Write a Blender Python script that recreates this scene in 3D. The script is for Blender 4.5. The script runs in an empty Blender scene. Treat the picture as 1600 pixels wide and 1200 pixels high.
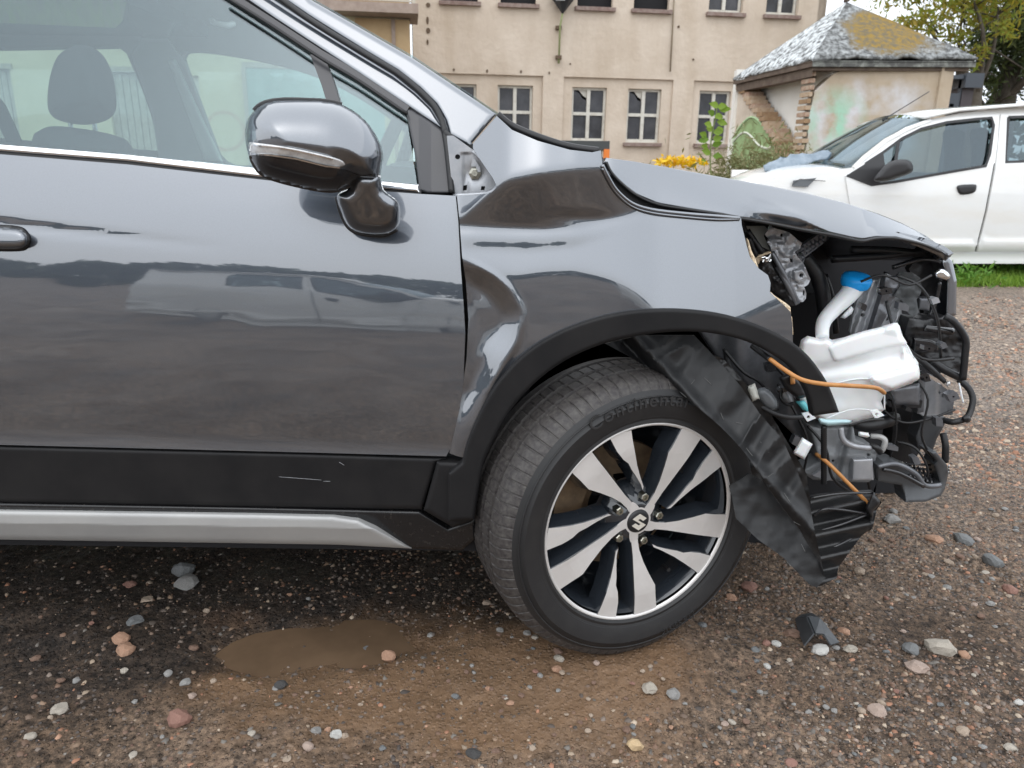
import bpy, bmesh, math, random
import numpy as np
from mathutils import Vector, Matrix, geometry

rad = math.radians
random.seed(7); RNG = np.random.default_rng(11)
S = bpy.context.scene
COL = S.collection

# ------------------------------------------------------------------ camera
F = 1155.0; H = 1.07; PITCH = rad(16.4); ROLL = rad(0.75)
fw = np.array([0, math.cos(PITCH), -math.sin(PITCH)])
up0 = np.array([0, math.sin(PITCH), math.cos(PITCH)]); rt0 = np.array([1.0, 0, 0])
rt = math.cos(ROLL)*rt0 + math.sin(ROLL)*up0
upv = -math.sin(ROLL)*rt0 + math.cos(ROLL)*up0
CAM = np.array([0, 0, H])
cd = bpy.data.cameras.new('camera'); cam = bpy.data.objects.new('camera', cd); COL.objects.link(cam)
cam.matrix_world = Matrix(((rt[0], upv[0], -fw[0], CAM[0]), (rt[1], upv[1], -fw[1], CAM[1]),
                           (rt[2], upv[2], -fw[2], CAM[2]), (0, 0, 0, 1)))
cd.sensor_width = 36; cd.lens = 36*F/1600; cd.clip_start = 0.02; cd.clip_end = 900
cd.dof.use_dof = True; cd.dof.focus_distance = 1.6; cd.dof.aperture_fstop = 8
S.camera = cam
# ------------------------------------------------------------------ world, sun, exposure
SUN_EL, SUN_ROT = rad(60), rad(200)
W = bpy.data.worlds.new('World'); S.world = W; W.use_nodes = True
nt = W.node_tree; nt.nodes.clear()
wo = nt.nodes.new('ShaderNodeOutputWorld'); bg = nt.nodes.new('ShaderNodeBackground')
sky = nt.nodes.new('ShaderNodeTexSky'); sky.sky_type = 'NISHITA'; sky.sun_disc = False
sky.sun_elevation = SUN_EL; sky.sun_rotation = SUN_ROT; sky.air_density = 1.0; sky.dust_density = 6.0; sky.ozone_density = 1.0
hsv = nt.nodes.new('ShaderNodeHueSaturation'); hsv.inputs['Saturation'].default_value = 0.22
mx = nt.nodes.new('ShaderNodeMixRGB'); mx.inputs[0].default_value = 0.78; mx.inputs[2].default_value = (8.9, 9.5, 10.3, 1)
nt.links.new(sky.outputs[0], hsv.inputs['Color']); nt.links.new(hsv.outputs[0], mx.inputs[1])
nt.links.new(mx.outputs[0], bg.inputs[0]); nt.links.new(bg.outputs[0], wo.inputs[0])
bg.inputs[1].default_value = 0.13
sl = bpy.data.lights.new('sun', 'SUN'); sun = bpy.data.objects.new('sun', sl); COL.objects.link(sun)
sl.energy = 0.8; sl.angle = rad(170); sl.color = (1, 0.97, 0.92)
# the sky's sun_rotation turns clockwise from +Y
sd = Vector((math.sin(SUN_ROT)*math.cos(SUN_EL), math.cos(SUN_ROT)*math.cos(SUN_EL), math.sin(SUN_EL)))
sun.rotation_euler = sd.to_track_quat('Z', 'Y').to_euler()
vs = S.view_settings; vs.view_transform = 'Standard'; vs.look = 'None'; vs.gamma = 1; vs.exposure = 0.52
vs.use_curve_mapping = False
S.cycles.max_bounces = 10; S.cycles.transparent_max_bounces = 16; S.cycles.glossy_bounces = 5
S.cycles.use_denoising = True
S.cycles.sample_clamp_indirect = 6

# ------------------------------------------------------------------ helpers
def ray(px, py):
    px = np.asarray(px, float); py = np.asarray(py, float)
    a = (px-800)/F; b = -(py-600)/F
    return a[..., None]*rt + b[..., None]*upv + fw
def P(px, py, Y):
    d = ray(px, py); t = np.asarray(Y, float)/d[..., 1]
    return CAM + d*t[..., None]
def G(px, py, z=0.0):
    d = ray(px, py); t = (z-H)/d[..., 2]
    return CAM + d*np.asarray(t)[..., None]
def proj(p):
    q = np.asarray(p, float)-CAM; zc = q@fw
    return 800+F*(q@rt)/zc, 600-F*(q@upv)/zc
def crop(x0, y0, s):
    return lambda x, y: (x0+x/s, y0+y/s)
c2 = crop(350, 130, 3.529); c3 = crop(650, 150, 2.909); c4 = crop(1100, 300, 3.529); c5 = crop(1080, 540, 3.0)
c6 = crop(720, 480, 2.142); c7 = crop(1140, 330, 6.0); c8 = crop(1240, 400, 5.0); cw = crop(840, 640, 3.4286)
cr = crop(480, 0, 3.333)
def L(c, *pts): return [c(*p) for p in pts]

LOC = {}
def empty(name, loc, label=None, cat=None, group=None, parent=None):
    o = bpy.data.objects.new(name, None); COL.objects.link(o); o.empty_display_size = .1
    loc = np.asarray(loc, float)
    if parent is not None:
        o.parent = parent; o.location = loc-LOC[parent.name]
    else:
        o.location = loc
    LOC[o.name] = loc
    if label: o['label'] = label
    if cat: o['category'] = cat
    if group: o['group'] = group
    return o
def tag(o, label=None, cat=None, group=None, kind=None):
    if label: o['label'] = label
    if cat: o['category'] = cat
    if group: o['group'] = group
    if kind: o['kind'] = kind
    return o
def mk(name, V, Fc, mat, parent=None, smooth=False, normals=None, loc=None, label=None):
    V = np.asarray(V, float).reshape(-1, 3)
    base = LOC[parent.name] if parent is not None else (np.asarray(loc, float) if loc is not None else
            np.array([V[:, 0].mean(), V[:, 1].mean(), V[:, 2].min()]))
    me = bpy.data.meshes.new(name)
    me.from_pydata((V-base).tolist(), [], [tuple(int(i) for i in f) for f in Fc])
    me.materials.append(mat)
    if smooth: me.polygons.foreach_set('use_smooth', [True]*len(me.polygons))
    if normals is not None:
        me.polygons.foreach_set('use_smooth', [True]*len(me.polygons))
        me.normals_split_custom_set_from_vertices(np.asarray(normals, float).tolist())
    me.update()
    o = bpy.data.objects.new(name, me); COL.objects.link(o)
    if parent is not None: o.parent = parent
    else: o.location = base
    LOC[o.name] = base
    if label: o['label'] = label
    return o

def resample(poly, step, closed=True):
    p = np.asarray(poly, float); q = np.vstack([p, p[:1]]) if closed else p
    out = []
    for a, b in zip(q[:-1], q[1:]):
        n = max(1, int(round(np.hypot(*(b-a))/step)))
        for i in range(n): out.append(a+(b-a)*i/n)
    if not closed: out.append(q[-1])
    return np.array(out)
def curve(poly, n=6, closed=True):
    """Catmull-Rom through the points"""
    p = np.asarray(poly, float); N = len(p); out = []
    rng = range(N) if closed else range(N-1)
    for i in rng:
        if closed: a, b, c, d = p[(i-1) % N], p[i], p[(i+1) % N], p[(i+2) % N]
        else: a, b, c, d = p[max(i-1, 0)], p[i], p[i+1], p[min(i+2, N-1)]
        for k in range(n):
            t = k/n
            out.append(.5*((2*b)+(c-a)*t+(2*a-5*b+4*c-d)*t*t+(3*b-a-3*c+d)*t**3))
    if not closed: out.append(p[-1])
    return np.array(out)
def inside(pts, poly):
    x, y = pts[:, 0], pts[:, 1]; r = np.zeros(len(pts), bool)
    p = np.asarray(poly); j = len(p)-1
    for i in range(len(p)):
        xi, yi = p[i]; xj, yj = p[j]
        if yi != yj:
            m = ((yi > y) != (yj > y)) & (x < (xj-xi)*(y-yi)/(yj-yi)+xi)
            r ^= m
        j = i
    return r
def dist(pts, poly, closed=True):
    p = np.asarray(poly, float); q = np.vstack([p, p[:1]]) if closed else p
    best = np.full(len(pts), 1e9)
    for a, b in zip(q[:-1], q[1:]):
        ab = b-a; l2 = (ab@ab) or 1e-9
        t = np.clip(((pts-a)@ab)/l2, 0, 1)
        d = np.hypot(pts[:, 0]-a[0]-t*ab[0], pts[:, 1]-a[1]-t*ab[1])
        best = np.minimum(best, d)
    return best
def tri2d(poly, step, holes=(), grid=None):
    b = resample(poly, step); hs = [resample(h, step) for h in holes]
    allb = [b]+hs
    pts = []; edges = []
    for loop in allb:
        s = len(pts); pts += loop.tolist(); n = len(loop)
        edges += [(s+i, s+(i+1) % n) for i in range(n)]
    g = grid or step
    x0, y0 = b.min(0); x1, y1 = b.max(0)
    xs = np.arange(x0, x1, g); ys = np.arange(y0, y1, g*.866)
    gx, gy = np.meshgrid(xs, ys); gx = gx+(np.arange(len(ys)) % 2)[:, None]*g*.5
    ip = np.stack([gx.ravel(), gy.ravel()], 1)
    if len(ip):
        ip = ip[inside(ip, b)]
        for h in hs: ip = ip[~inside(ip, h)]
        for l_ in allb: 
            if len(ip): ip = ip[dist(ip, l_) > g*.45]
    n_b = len(pts)
    allp = [Vector(p) for p in pts]+[Vector(p) for p in ip.tolist()]
    r = geometry.delaunay_2d_cdt(allp, edges, [], 0, 1e-5)
    v = np.array([tuple(q) for q in r[0]]); f = np.array([q for q in r[2]])
    c = v[f].mean(1); k = inside(c, b)
    for h in hs: k &= ~inside(c, h)
    f = f[k]
    a2 = (v[f[:, 1], 0]-v[f[:, 0], 0])*(v[f[:, 2], 1]-v[f[:, 0], 1])-(v[f[:, 1], 1]-v[f[:, 0], 1])*(v[f[:, 2], 0]-v[f[:, 0], 0])
    f[a2 < 0] = f[a2 < 0][:, ::-1]
    return v, f
def bedges(f):
    e = {}
    for t in f:
        for i in range(3):
            a, b = t[i], t[(i+1) % 3]
            if (b, a) in e: del e[(b, a)]
            else: e[(a, b)] = 1
    return list(e)
def panel(name, poly, D, mat, parent, thick=.004, step=8, holes=(), grid=None, round_=0, warp=None, label=None, back=True, eps=.6):
    """sheet whose outline is poly; D(px,py) is its distance in metres; closed solid with real thickness"""
    if round_: grid = min(grid or step, max(2.2, round_/3.0)); step = min(step, max(3.0, round_/2.0))
    v, f = tri2d(poly, step, holes, grid)
    Df = D if callable(D) else (lambda x, y: np.full(np.shape(x), float(D)))
    if round_:
        dall = lambda q: np.min([dist(q, poly)]+[dist(q, h) for h in holes], axis=0)
        r0 = round_; D0 = Df
        def Df(x, y):
            q = np.stack([np.ravel(x), np.ravel(y)], 1); dd = np.clip(dall(q)/r0, 0, 1)
            ins = inside(q, poly); dd = np.where(ins, dd, 0)
            return D0(x, y)+(min(thick*.8, r0*.0011)*(1-np.sqrt(1-(1-dd)**2))).reshape(np.shape(x))
    x, y = v[:, 0], v[:, 1]
    p = P(x, y, Df(x, y)); e = eps
    dx = P(x+e, y, Df(x+e, y))-P(x-e, y, Df(x-e, y)); dy = P(x, y+e, Df(x, y+e))-P(x, y-e, Df(x, y-e))
    n = np.cross(dy, dx); n /= np.linalg.norm(n, axis=1)[:, None]
    n[np.einsum('ij,ij->i', n, CAM-p) < 0] *= -1
    if warp is not None: p = warp(p)
    nv = len(p); off = np.array([0, thick, 0])
    V = [p]; N = [n]; FF = []
    t0 = f[0]
    fn = np.cross(p[t0[1]]-p[t0[0]], p[t0[2]]-p[t0[0]])
    ff = f if fn@(CAM-p[t0[0]]) > 0 else f[:, ::-1]
    FF += ff.tolist()
    if back:
        V.append(p+off); N.append(-n); FF += (ff[:, ::-1]+nv).tolist(); k = 2*nv
    else: k = nv
    rv = []; rn = []
    for a, b in bedges([tuple(t) for t in ff.tolist()]):
        q = [p[a], p[b], p[b]+off, p[a]+off]
        m = np.cross(q[2]-q[0], q[1]-q[0]); m = m/(np.linalg.norm(m)+1e-12)
        rv += q; rn += [-m]*4 if False else [m]*4
        FF.append((k+3, k+2, k+1, k)); FF[-1] = (k, k+3, k+2, k+1); k += 4
    V.append(np.array(rv)); N.append(np.array(rn))
    return mk(name, np.vstack(V), FF, mat, parent, normals=np.vstack(N), label=label)
def puff(name, poly, Yc, h, mat, parent, R=None, step=6, hb=None, pw=.5, tilt=None, label=None):
    """rounded solid: the outline at distance Yc swelling h towards us and hb away"""
    v, f = tri2d(poly, step); hb = h if hb is None else hb
    R = R or 30
    def prof(x, y):
        q = np.stack([x, y], 1); d = np.clip(dist(q, poly)/R, 0, 1)
        d = np.where(inside(q, poly), d, 0)
        return (1-(1-d)**2)**pw
    Y0 = Yc if callable(Yc) else (lambda x, y: np.full(np.shape(x), float(Yc)))
    x, y = v[:, 0], v[:, 1]; pr = prof(x, y)
    bl = np.array(sorted({i for e in bedges([tuple(t) for t in f.tolist()]) for i in e})); pr[bl] = 0
    a = P(x, y, Y0(x, y)-h*pr); b = P(x, y, Y0(x, y)+hb*pr)
    nv = len(a); mp = np.arange(nv)+nv; mp[bl] = bl
    t0 = f[len(f)//2]; fn = np.cross(a[t0[1]]-a[t0[0]], a[t0[2]]-a[t0[0]])
    ff = f if fn@(CAM-a[t0[0]]) > 0 else f[:, ::-1]
    return mk(name, np.vstack([a, b]), ff.tolist()+[[mp[i] for i in t[::-1]] for t in ff.tolist()], mat, parent, smooth=True, label=label)
def tube_g(pts, r, n=8):
    p = np.asarray(pts, float); m = len(p); rr = np.broadcast_to(np.asarray(r, float), (m,))
    V = []; u = None
    for i in range(m):
        t = p[min(i+1, m-1)]-p[max(i-1, 0)]; t = t/(np.linalg.norm(t)+1e-12)
        if u is None:
            u = np.cross(t, [0, 0, 1.0] if abs(t[2]) < .9 else [1.0, 0, 0])
        u = u-t*(u@t); u /= np.linalg.norm(u)+1e-12
        w = np.cross(t, u)
        for k in range(n):
            a = 2*math.pi*k/n; V.append(p[i]+rr[i]*(math.cos(a)*u+math.sin(a)*w))
    Fc = [(i*n+k, i*n+(k+1) % n, (i+1)*n+(k+1) % n, (i+1)*n+k) for i in range(m-1) for k in range(n)]
    Fc.append(tuple(range(n))[::-1]); Fc.append(tuple((m-1)*n+k for k in range(n)))
    return np.array(V), Fc
def tube(name, pts, r, mat, parent=None, n=8, label=None):
    V, Fc = tube_g(pts, r, n); return mk(name, V, Fc, mat, parent, smooth=True, label=label)
def pxtube(name, pts, r, mat, parent=None, n=8, k=5, label=None):
    """pts: (px,py,Y)"""
    q = np.array([P(a, b, c) for a, b, c in pts]); return tube(name, curve(q, k, False), r, mat, parent, n, label)
def box_g(a, b):
    x0, y0, z0 = a; x1, y1, z1 = b
    V = np.array([(x0, y0, z0), (x1, y0, z0), (x1, y1, z0), (x0, y1, z0), (x0, y0, z1), (x1, y0, z1), (x1, y1, z1), (x0, y1, z1)], float)
    return V, [(0, 3, 2, 1), (4, 5, 6, 7), (0, 1, 5, 4), (1, 2, 6, 5), (2, 3, 7, 6), (3, 0, 4, 7)]
def join(*gs):
    V = []; Fc = []; k = 0
    for v, f in gs:
        V.append(np.asarray(v, float)); Fc += [tuple(int(i)+k for i in q) for q in f]; k += len(v)
    return np.vstack(V), Fc
def bevel(o, w=.003, seg=2):
    m = o.modifiers.new('bevel', 'BEVEL'); m.width = w; m.segments = seg; m.limit_method = 'ANGLE'; return o
def lathe_g(prof, n, c, ax, t1, t2, a0=0):
    """prof: (r, d) d along ax"""
    V = []; m = len(prof)
    for k in range(n):
        a = a0+2*math.pi*k/n; dv = math.cos(a)*t1+math.sin(a)*t2
        for r, d in prof: V.append(c+dv*r+ax*d)
    Fc = [(k*m+i, ((k+1) % n)*m+i, ((k+1) % n)*m+i+1, k*m+i+1) for k in range(n) for i in range(m-1)]
    return np.array(V), Fc
class Noise:
    def __init__(s, seed): s.t = np.random.default_rng(seed).random((256, 256))
    def __call__(s, x, y):
        xi = np.floor(x).astype(int); yi = np.floor(y).astype(int); fx = x-xi; fy = y-yi
        fx = fx*fx*(3-2*fx); fy = fy*fy*(3-2*fy); g = lambda a, b: s.t[a & 255, b & 255]
        return (g(xi, yi)*(1-fx)+g(xi+1, yi)*fx)*(1-fy)+(g(xi, yi+1)*(1-fx)+g(xi+1, yi+1)*fx)*fy-.5
def fbm(N, x, y, oct=4, lac=2.1, gain=.5):
    r = 0; a = 1
    for i in range(oct): r = r+a*N(x+i*17.3, y-i*9.1); x = x*lac; y = y*lac; a *= gain
    return r
N1, N2, N3 = Noise(1), Noise(2), Noise(3)

# ------------------------------------------------------------------ materials
def M(name, col, rough=.5, metal=0., col2=None, scale=6., bump=0., bscale=60., coat=0., spec=.5, detail=4, contrast=(.35, .65), rough2=None, bdist=.01):
    m = bpy.data.materials.new(name); m.use_nodes = True; t = m.node_tree; b = t.nodes['Principled BSDF']
    b.inputs['Base Color'].default_value = (*col, 1); b.inputs['Roughness'].default_value = rough
    b.inputs['Metallic'].default_value = metal; b.inputs['Specular IOR Level'].default_value = spec
    if coat: b.inputs['Coat Weight'].default_value = coat; b.inputs['Coat Roughness'].default_value = .03
    tc = t.nodes.new('ShaderNodeTexCoord')
    if col2 is not None:
        n = t.nodes.new('ShaderNodeTexNoise'); n.inputs['Scale'].default_value = scale; n.inputs['Detail'].default_value = detail
        n.inputs['Roughness'].default_value = .65
        r = t.nodes.new('ShaderNodeValToRGB'); r.color_ramp.elements[0].position = contrast[0]; r.color_ramp.elements[1].position = contrast[1]
        r.color_ramp.elements[0].color = (*col, 1); r.color_ramp.elements[1].color = (*col2, 1)
        t.links.new(tc.outputs['Object'], n.inputs['Vector']); t.links.new(n.outputs['Fac'], r.inputs['Fac'])
        t.links.new(r.outputs['Color'], b.inputs['Base Color'])
        if rough2 is not None:
            mr = t.nodes.new('ShaderNodeMapRange'); mr.inputs[1].default_value = contrast[0]; mr.inputs[2].default_value = contrast[1]
            mr.inputs[3].default_value = rough; mr.inputs[4].default_value = rough2
            t.links.new(n.outputs['Fac'], mr.inputs[0]); t.links.new(mr.outputs[0], b.inputs['Roughness'])
    if bump:
        n2 = t.nodes.new('ShaderNodeTexNoise'); n2.inputs['Scale'].default_value = bscale; n2.inputs['Detail'].default_value = 5
        bp = t.nodes.new('ShaderNodeBump'); bp.inputs['Strength'].default_value = bump; bp.inputs['Distance'].default_value = bdist
        t.links.new(tc.outputs['Object'], n2.inputs['Vector']); t.links.new(n2.outputs['Fac'], bp.inputs['Height'])
        t.links.new(bp.outputs['Normal'], b.inputs['Normal'])
    return m
def glass(name, tint=(.8, .88, .86), ior=2.2, rough=.0):
    m = bpy.data.materials.new(name); m.use_nodes = True; t = m.node_tree; t.nodes.clear()
    o = t.nodes.new('ShaderNodeOutputMaterial'); mi = t.nodes.new('ShaderNodeMixShader'); fr = t.nodes.new('ShaderNodeMath'); lw = t.nodes.new('ShaderNodeLayerWeight'); pw = t.nodes.new('ShaderNodeMath')
    tr = t.nodes.new('ShaderNodeBsdfTransparent'); g = t.nodes.new('ShaderNodeBsdfGlossy')
    tr.inputs[0].default_value = (*tint, 1); g.inputs['Roughness'].default_value = rough; g.inputs[0].default_value = (.76, .86, .93, 1)
    f0 = ((ior-1)/(ior+1))**2; pw.operation = 'POWER'; pw.inputs[1].default_value = 5; fr.operation = 'MULTIPLY_ADD'; fr.inputs[1].default_value = 1-f0; fr.inputs[2].default_value = f0
    lw.inputs[0].default_value = .5; t.links.new(lw.outputs['Facing'], pw.inputs[0]); t.links.new(pw.outputs[0], fr.inputs[0])
    t.links.new(fr.outputs[0], mi.inputs[0]); t.links.new(tr.outputs[0], mi.inputs[1]); t.links.new(g.outputs[0], mi.inputs[2])
    t.links.new(mi.outputs[0], o.inputs[0]); return m
PAINT = M('grey_metallic_paint', (.088, .102, .124), .42, 1., coat=1., col2=(.100, .115, .138), scale=900, detail=1)
PAINT.node_tree.nodes['Principled BSDF'].inputs['Coat IOR'].default_value = 2.38
PAINT.node_tree.nodes['Principled BSDF'].inputs['Coat Roughness'].default_value = .03
PAINT_IN = M('dull_grey_paint', (.40, .42, .45), .42, .55, col2=(.5, .51, .53), scale=30)
CLAD = M('black_textured_plastic', (.011, .011, .012), .5, 0, bump=.08, bscale=900, bdist=.001, col2=(.017, .0165, .017), scale=9, spec=.22)
BLACKG = M('gloss_black_plastic', (.018, .018, .02), .18, 0, coat=.4)
BLACKM = M('matt_black_plastic', (.009, .009, .010), .42, col2=(.016, .016, .018), scale=20, bump=.1, bscale=50)
DARKG = M('dark_grey_metal', (.12, .125, .135), .35, .5, col2=(.18, .185, .20), scale=25)
MIDG = M('primer_grey_metal', (.33, .34, .36), .38, .5, col2=(.43, .44, .46), scale=30)
SATIN = M('satin_pillar_trim', (.055, .055, .06), .3, .0)
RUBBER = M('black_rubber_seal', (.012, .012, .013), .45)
CHROME = M('chrome_strip', (.86, .87, .88), .08, 1.)
SILVER = M('silver_skid_trim', (.38, .38, .375), .42, .2, col2=(.42, .42, .41), scale=8)
WIN = glass('door_glass', (.69, .76, .75), 1.85)
WINF = glass('far_glass', (.80, .88, .86), 1.5)
SEAT = M('seat_fabric', (.035, .035, .04), .85, bump=.2, bscale=300, bdist=.002)
LINER_IN = M('interior_lining', (.12, .125, .13), .8)
GREYIN = M('interior_pillar_plastic', (.22, .24, .24), .6)
TYRE = M('dusty_tread_rubber', (.026, .022, .023), .55, col2=(.105, .098, .088), scale=110, detail=10, contrast=(.36, .86), bump=.12, bscale=120, bdist=.002)
TYRE_S = M('clean_sidewall_rubber', (.016, .016, .017), .5, col2=(.028, .027, .026), scale=25, detail=8, contrast=(.5, .9), bump=.08, bscale=200, bdist=.001)
TYRE_TXT = M('tyre_lettering', (.028, .028, .029), .45)
MACH = M('machined_alloy', (.70, .68, .66), .38, .45, col2=(.76, .74, .72), scale=14, rough2=.44)
RIMB = M('gloss_black_alloy', (.020, .024, .030), .1, 0, coat=1.)
RUST = M('brake_disc_rust', (.16, .11, .07), .6, .4, col2=(.25, .17, .10), scale=30)
LUG = M('lug_nut_steel', (.45, .44, .38), .35, 1.)
WHITEP = M('white_tank_plastic', (.86, .87, .87), .42, 0, col2=(.82, .83, .84), scale=10)
WHITEP.node_tree.nodes['Principled BSDF'].inputs['Subsurface Weight'].default_value = .15
BLUE = M('blue_cap_plastic', (.008, .34, .85), .35)
FLUID = M('turquoise_fluid', (.12, .48, .52), .2)
ORANGE = M('orange_wire_sleeve', (.44, .18, .045), .5, col2=(.50, .24, .08), scale=40)
FOAM = M('torn_beige_foam', (.62, .47, .30), .8, col2=(.72, .60, .44), scale=80)
DUSTB = M('dusty_gloss_black', (.013, .013, .014), .25, 0, col2=(.10, .088, .075), scale=75, detail=10, contrast=(.58, .86), rough2=.8)
LINER = M('torn_liner_plastic', (.010, .0105, .0115), .48, col2=(.022, .022, .022), scale=60, detail=6, contrast=(.5, .9), bump=.06, bscale=40, rough2=.7)
TRAY = M('undertray_plastic', (.009, .009, .010), .3, col2=(.02, .02, .02), scale=12, bump=.15, bscale=18)
LAMP = M('indicator_lens', (.75, .75, .75), .1, .35, coat=1., col2=(.5, .5, .5), scale=60)
WPAINT = M('white_car_paint', (.80, .81, .80), .25, 0, coat=1., col2=(.78, .79, .78), scale=3)
PLASTER = M('beige_plaster', (.54, .45, .36), .9, col2=(.65, .56, .465), scale=1.3, detail=9, contrast=(.3, .7), bump=.5, bscale=9, bdist=.03)
CREAM = M('cream_plaster', (.60, .56, .38), .9, col2=(.68, .64, .46), scale=1.0, detail=7, bump=.3, bscale=12, bdist=.02)
def streaks(m, lo=.80, sc=(5, 5, .35)):
    t = m.node_tree; b = t.nodes['Principled BSDF']; src = b.inputs['Base Color'].links[0].from_socket
    tc = t.nodes.new('ShaderNodeTexCoord'); mp = t.nodes.new('ShaderNodeMapping'); mp.inputs['Scale'].default_value = sc
    n = t.nodes.new('ShaderNodeTexNoise'); n.inputs['Scale'].default_value = 1; n.inputs['Detail'].default_value = 6
    r = t.nodes.new('ShaderNodeValToRGB'); r.color_ramp.elements[0].position = .35; r.color_ramp.elements[1].position = .55
    r.color_ramp.elements[0].color = (lo, lo*.98, lo*.95, 1); r.color_ramp.elements[1].color = (1, 1, 1, 1)
    mi = t.nodes.new('ShaderNodeMixRGB'); mi.blend_type = 'MULTIPLY'; mi.inputs[0].default_value = 1
    t.links.new(tc.outputs['Object'], mp.inputs[0]); t.links.new(mp.outputs[0], n.inputs['Vector']); t.links.new(n.outputs['Fac'], r.inputs[0])
    t.links.new(src, mi.inputs[1]); t.links.new(r.outputs[0], mi.inputs[2]); t.links.new(mi.outputs[0], b.inputs['Base Color'])
streaks(PLASTER, .91, (2.2, 2.2, .5)); streaks(WPAINT, .975, (3, 3, 9))
SOOT = M('ledge_stone', (.30, .23, .19), .9, col2=(.38, .30, .25), scale=8)
WFRAME = M('old_white_window_paint', (.62, .60, .54), .6, col2=(.45, .41, .35), scale=7, contrast=(.5, .75))
PANE = M('dark_dusty_pane', (.045, .047, .055), .25, col2=(.075, .076, .085), scale=3, spec=.4)
streaks(PANE, .6, (2.5, 2.5, 2))
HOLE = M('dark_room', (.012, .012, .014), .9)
SILLM = M('red_brown_sill', (.20, .13, .11), .8, col2=(.30, .24, .21), scale=9)
WOOD = M('weathered_wood', (.36, .34, .29), .85, col2=(.5, .48, .43), scale=11)
TEAL = M('teal_tarpaulin', (.22, .38, .36), .6, col2=(.32, .48, .46), scale=4, bump=.5, bscale=5, bdist=.05)
RAILM = M('pale_railing', (.50, .46, .38), .6)
BRICKM = [M('brick_red', (.34, .20, .14), .9, col2=(.46, .36, .27), scale=14), M('brick_orange', (.40, .27, .17), .9, col2=(.48, .38, .28), scale=14),
          M('brick_brown', (.26, .16, .09), .9, col2=(.36, .24, .14), scale=20)]
WHITEW = M('whitewashed_interior', (.86, .84, .79), .9, col2=(.80, .77, .71), scale=2)
TIMBER = M('old_roof_timber', (.10, .07, .055), .85, col2=(.16, .12, .09), scale=9)
FELTE = M('roof_edge_felt', (.09, .09, .085), .85, col2=(.30, .31, .28), scale=9, contrast=(.45, .7))

# ------------------------------------------------------------------ ground
TYZ = .037
def axis(lo, hi, fine, a, b, grow=1.12):
    v = list(np.arange(a, b, fine)); s = fine; x = a
    left = []
    while x > lo: s *= grow; x -= s; left.append(x)
    s = fine; x = v[-1]; right = []
    while x < hi: s *= grow; x += s; right.append(x)
    return np.array(left[::-1]+v+right)
def blob(x, y, cx, cy, rx, ry): return np.exp(-(((x-cx)/rx)**2+((y-cy)/ry)**2))
pa = G(440, 1010); pb = G(580, 995); pc_ = G(610, 1115)
def gz(x, y):
    z = .030*fbm(N1, x*.9+3, y*.9, 3)+.012*fbm(N2, x*7, y*7, 4)
    near = np.exp(-((y-1.8)/2.5)**2)
    z = z+near*.006*fbm(N3, x*40, y*40, 3)
    w = np.clip(.25*fbm(N1, x*13, y*13, 4)*(blob(x, y, pa[0]+.1, pa[1], .35, .16)>.2)+1.5*blob(x, y, pa[0], pa[1]+.012, .16, .10)+1.5*blob(x, y, pb[0], pb[1]+.012, .17, .10)+.8*fbm(N2, x*9+5, y*9, 3)*blob(x, y, pa[0]+.1, pa[1], .4, .2), 0, 1); z = z*(1-w)-.0335*w+.011*fbm(N3, x*16, y*26, 4)*w
    z = z-.012*blob(x, y, pc_[0], pc_[1], .26, .10)
    z = z+.035*blob(x, y, -1.15, 1.55, .35, .18)*(1+.8*fbm(N2, x*14, y*14, 3))
    z = z+.16*(1/(1+np.exp(-(y-4.9)*2.2)))
    # level under the tyre
    w = np.clip(1.3*blob(x, y, .27, 1.47, .22, .20), 0, 1); return z*(1-w)+w*TYZ
xs = axis(-160, 160, .014, -1.5, 2.3); ys = axis(-120, 200, .014, .85, 2.7)
gx, gy = np.meshgrid(xs, ys); gzz = gz(gx, gy)
V = np.stack([gx.ravel(), gy.ravel(), gzz.ravel()], 1); nx = len(xs)
ii = np.arange((len(ys)-1)*nx).reshape(len(ys)-1, nx)[:, :-1].ravel()
Fg = np.stack([ii, ii+1, ii+1+nx, ii+nx], 1)
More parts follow.
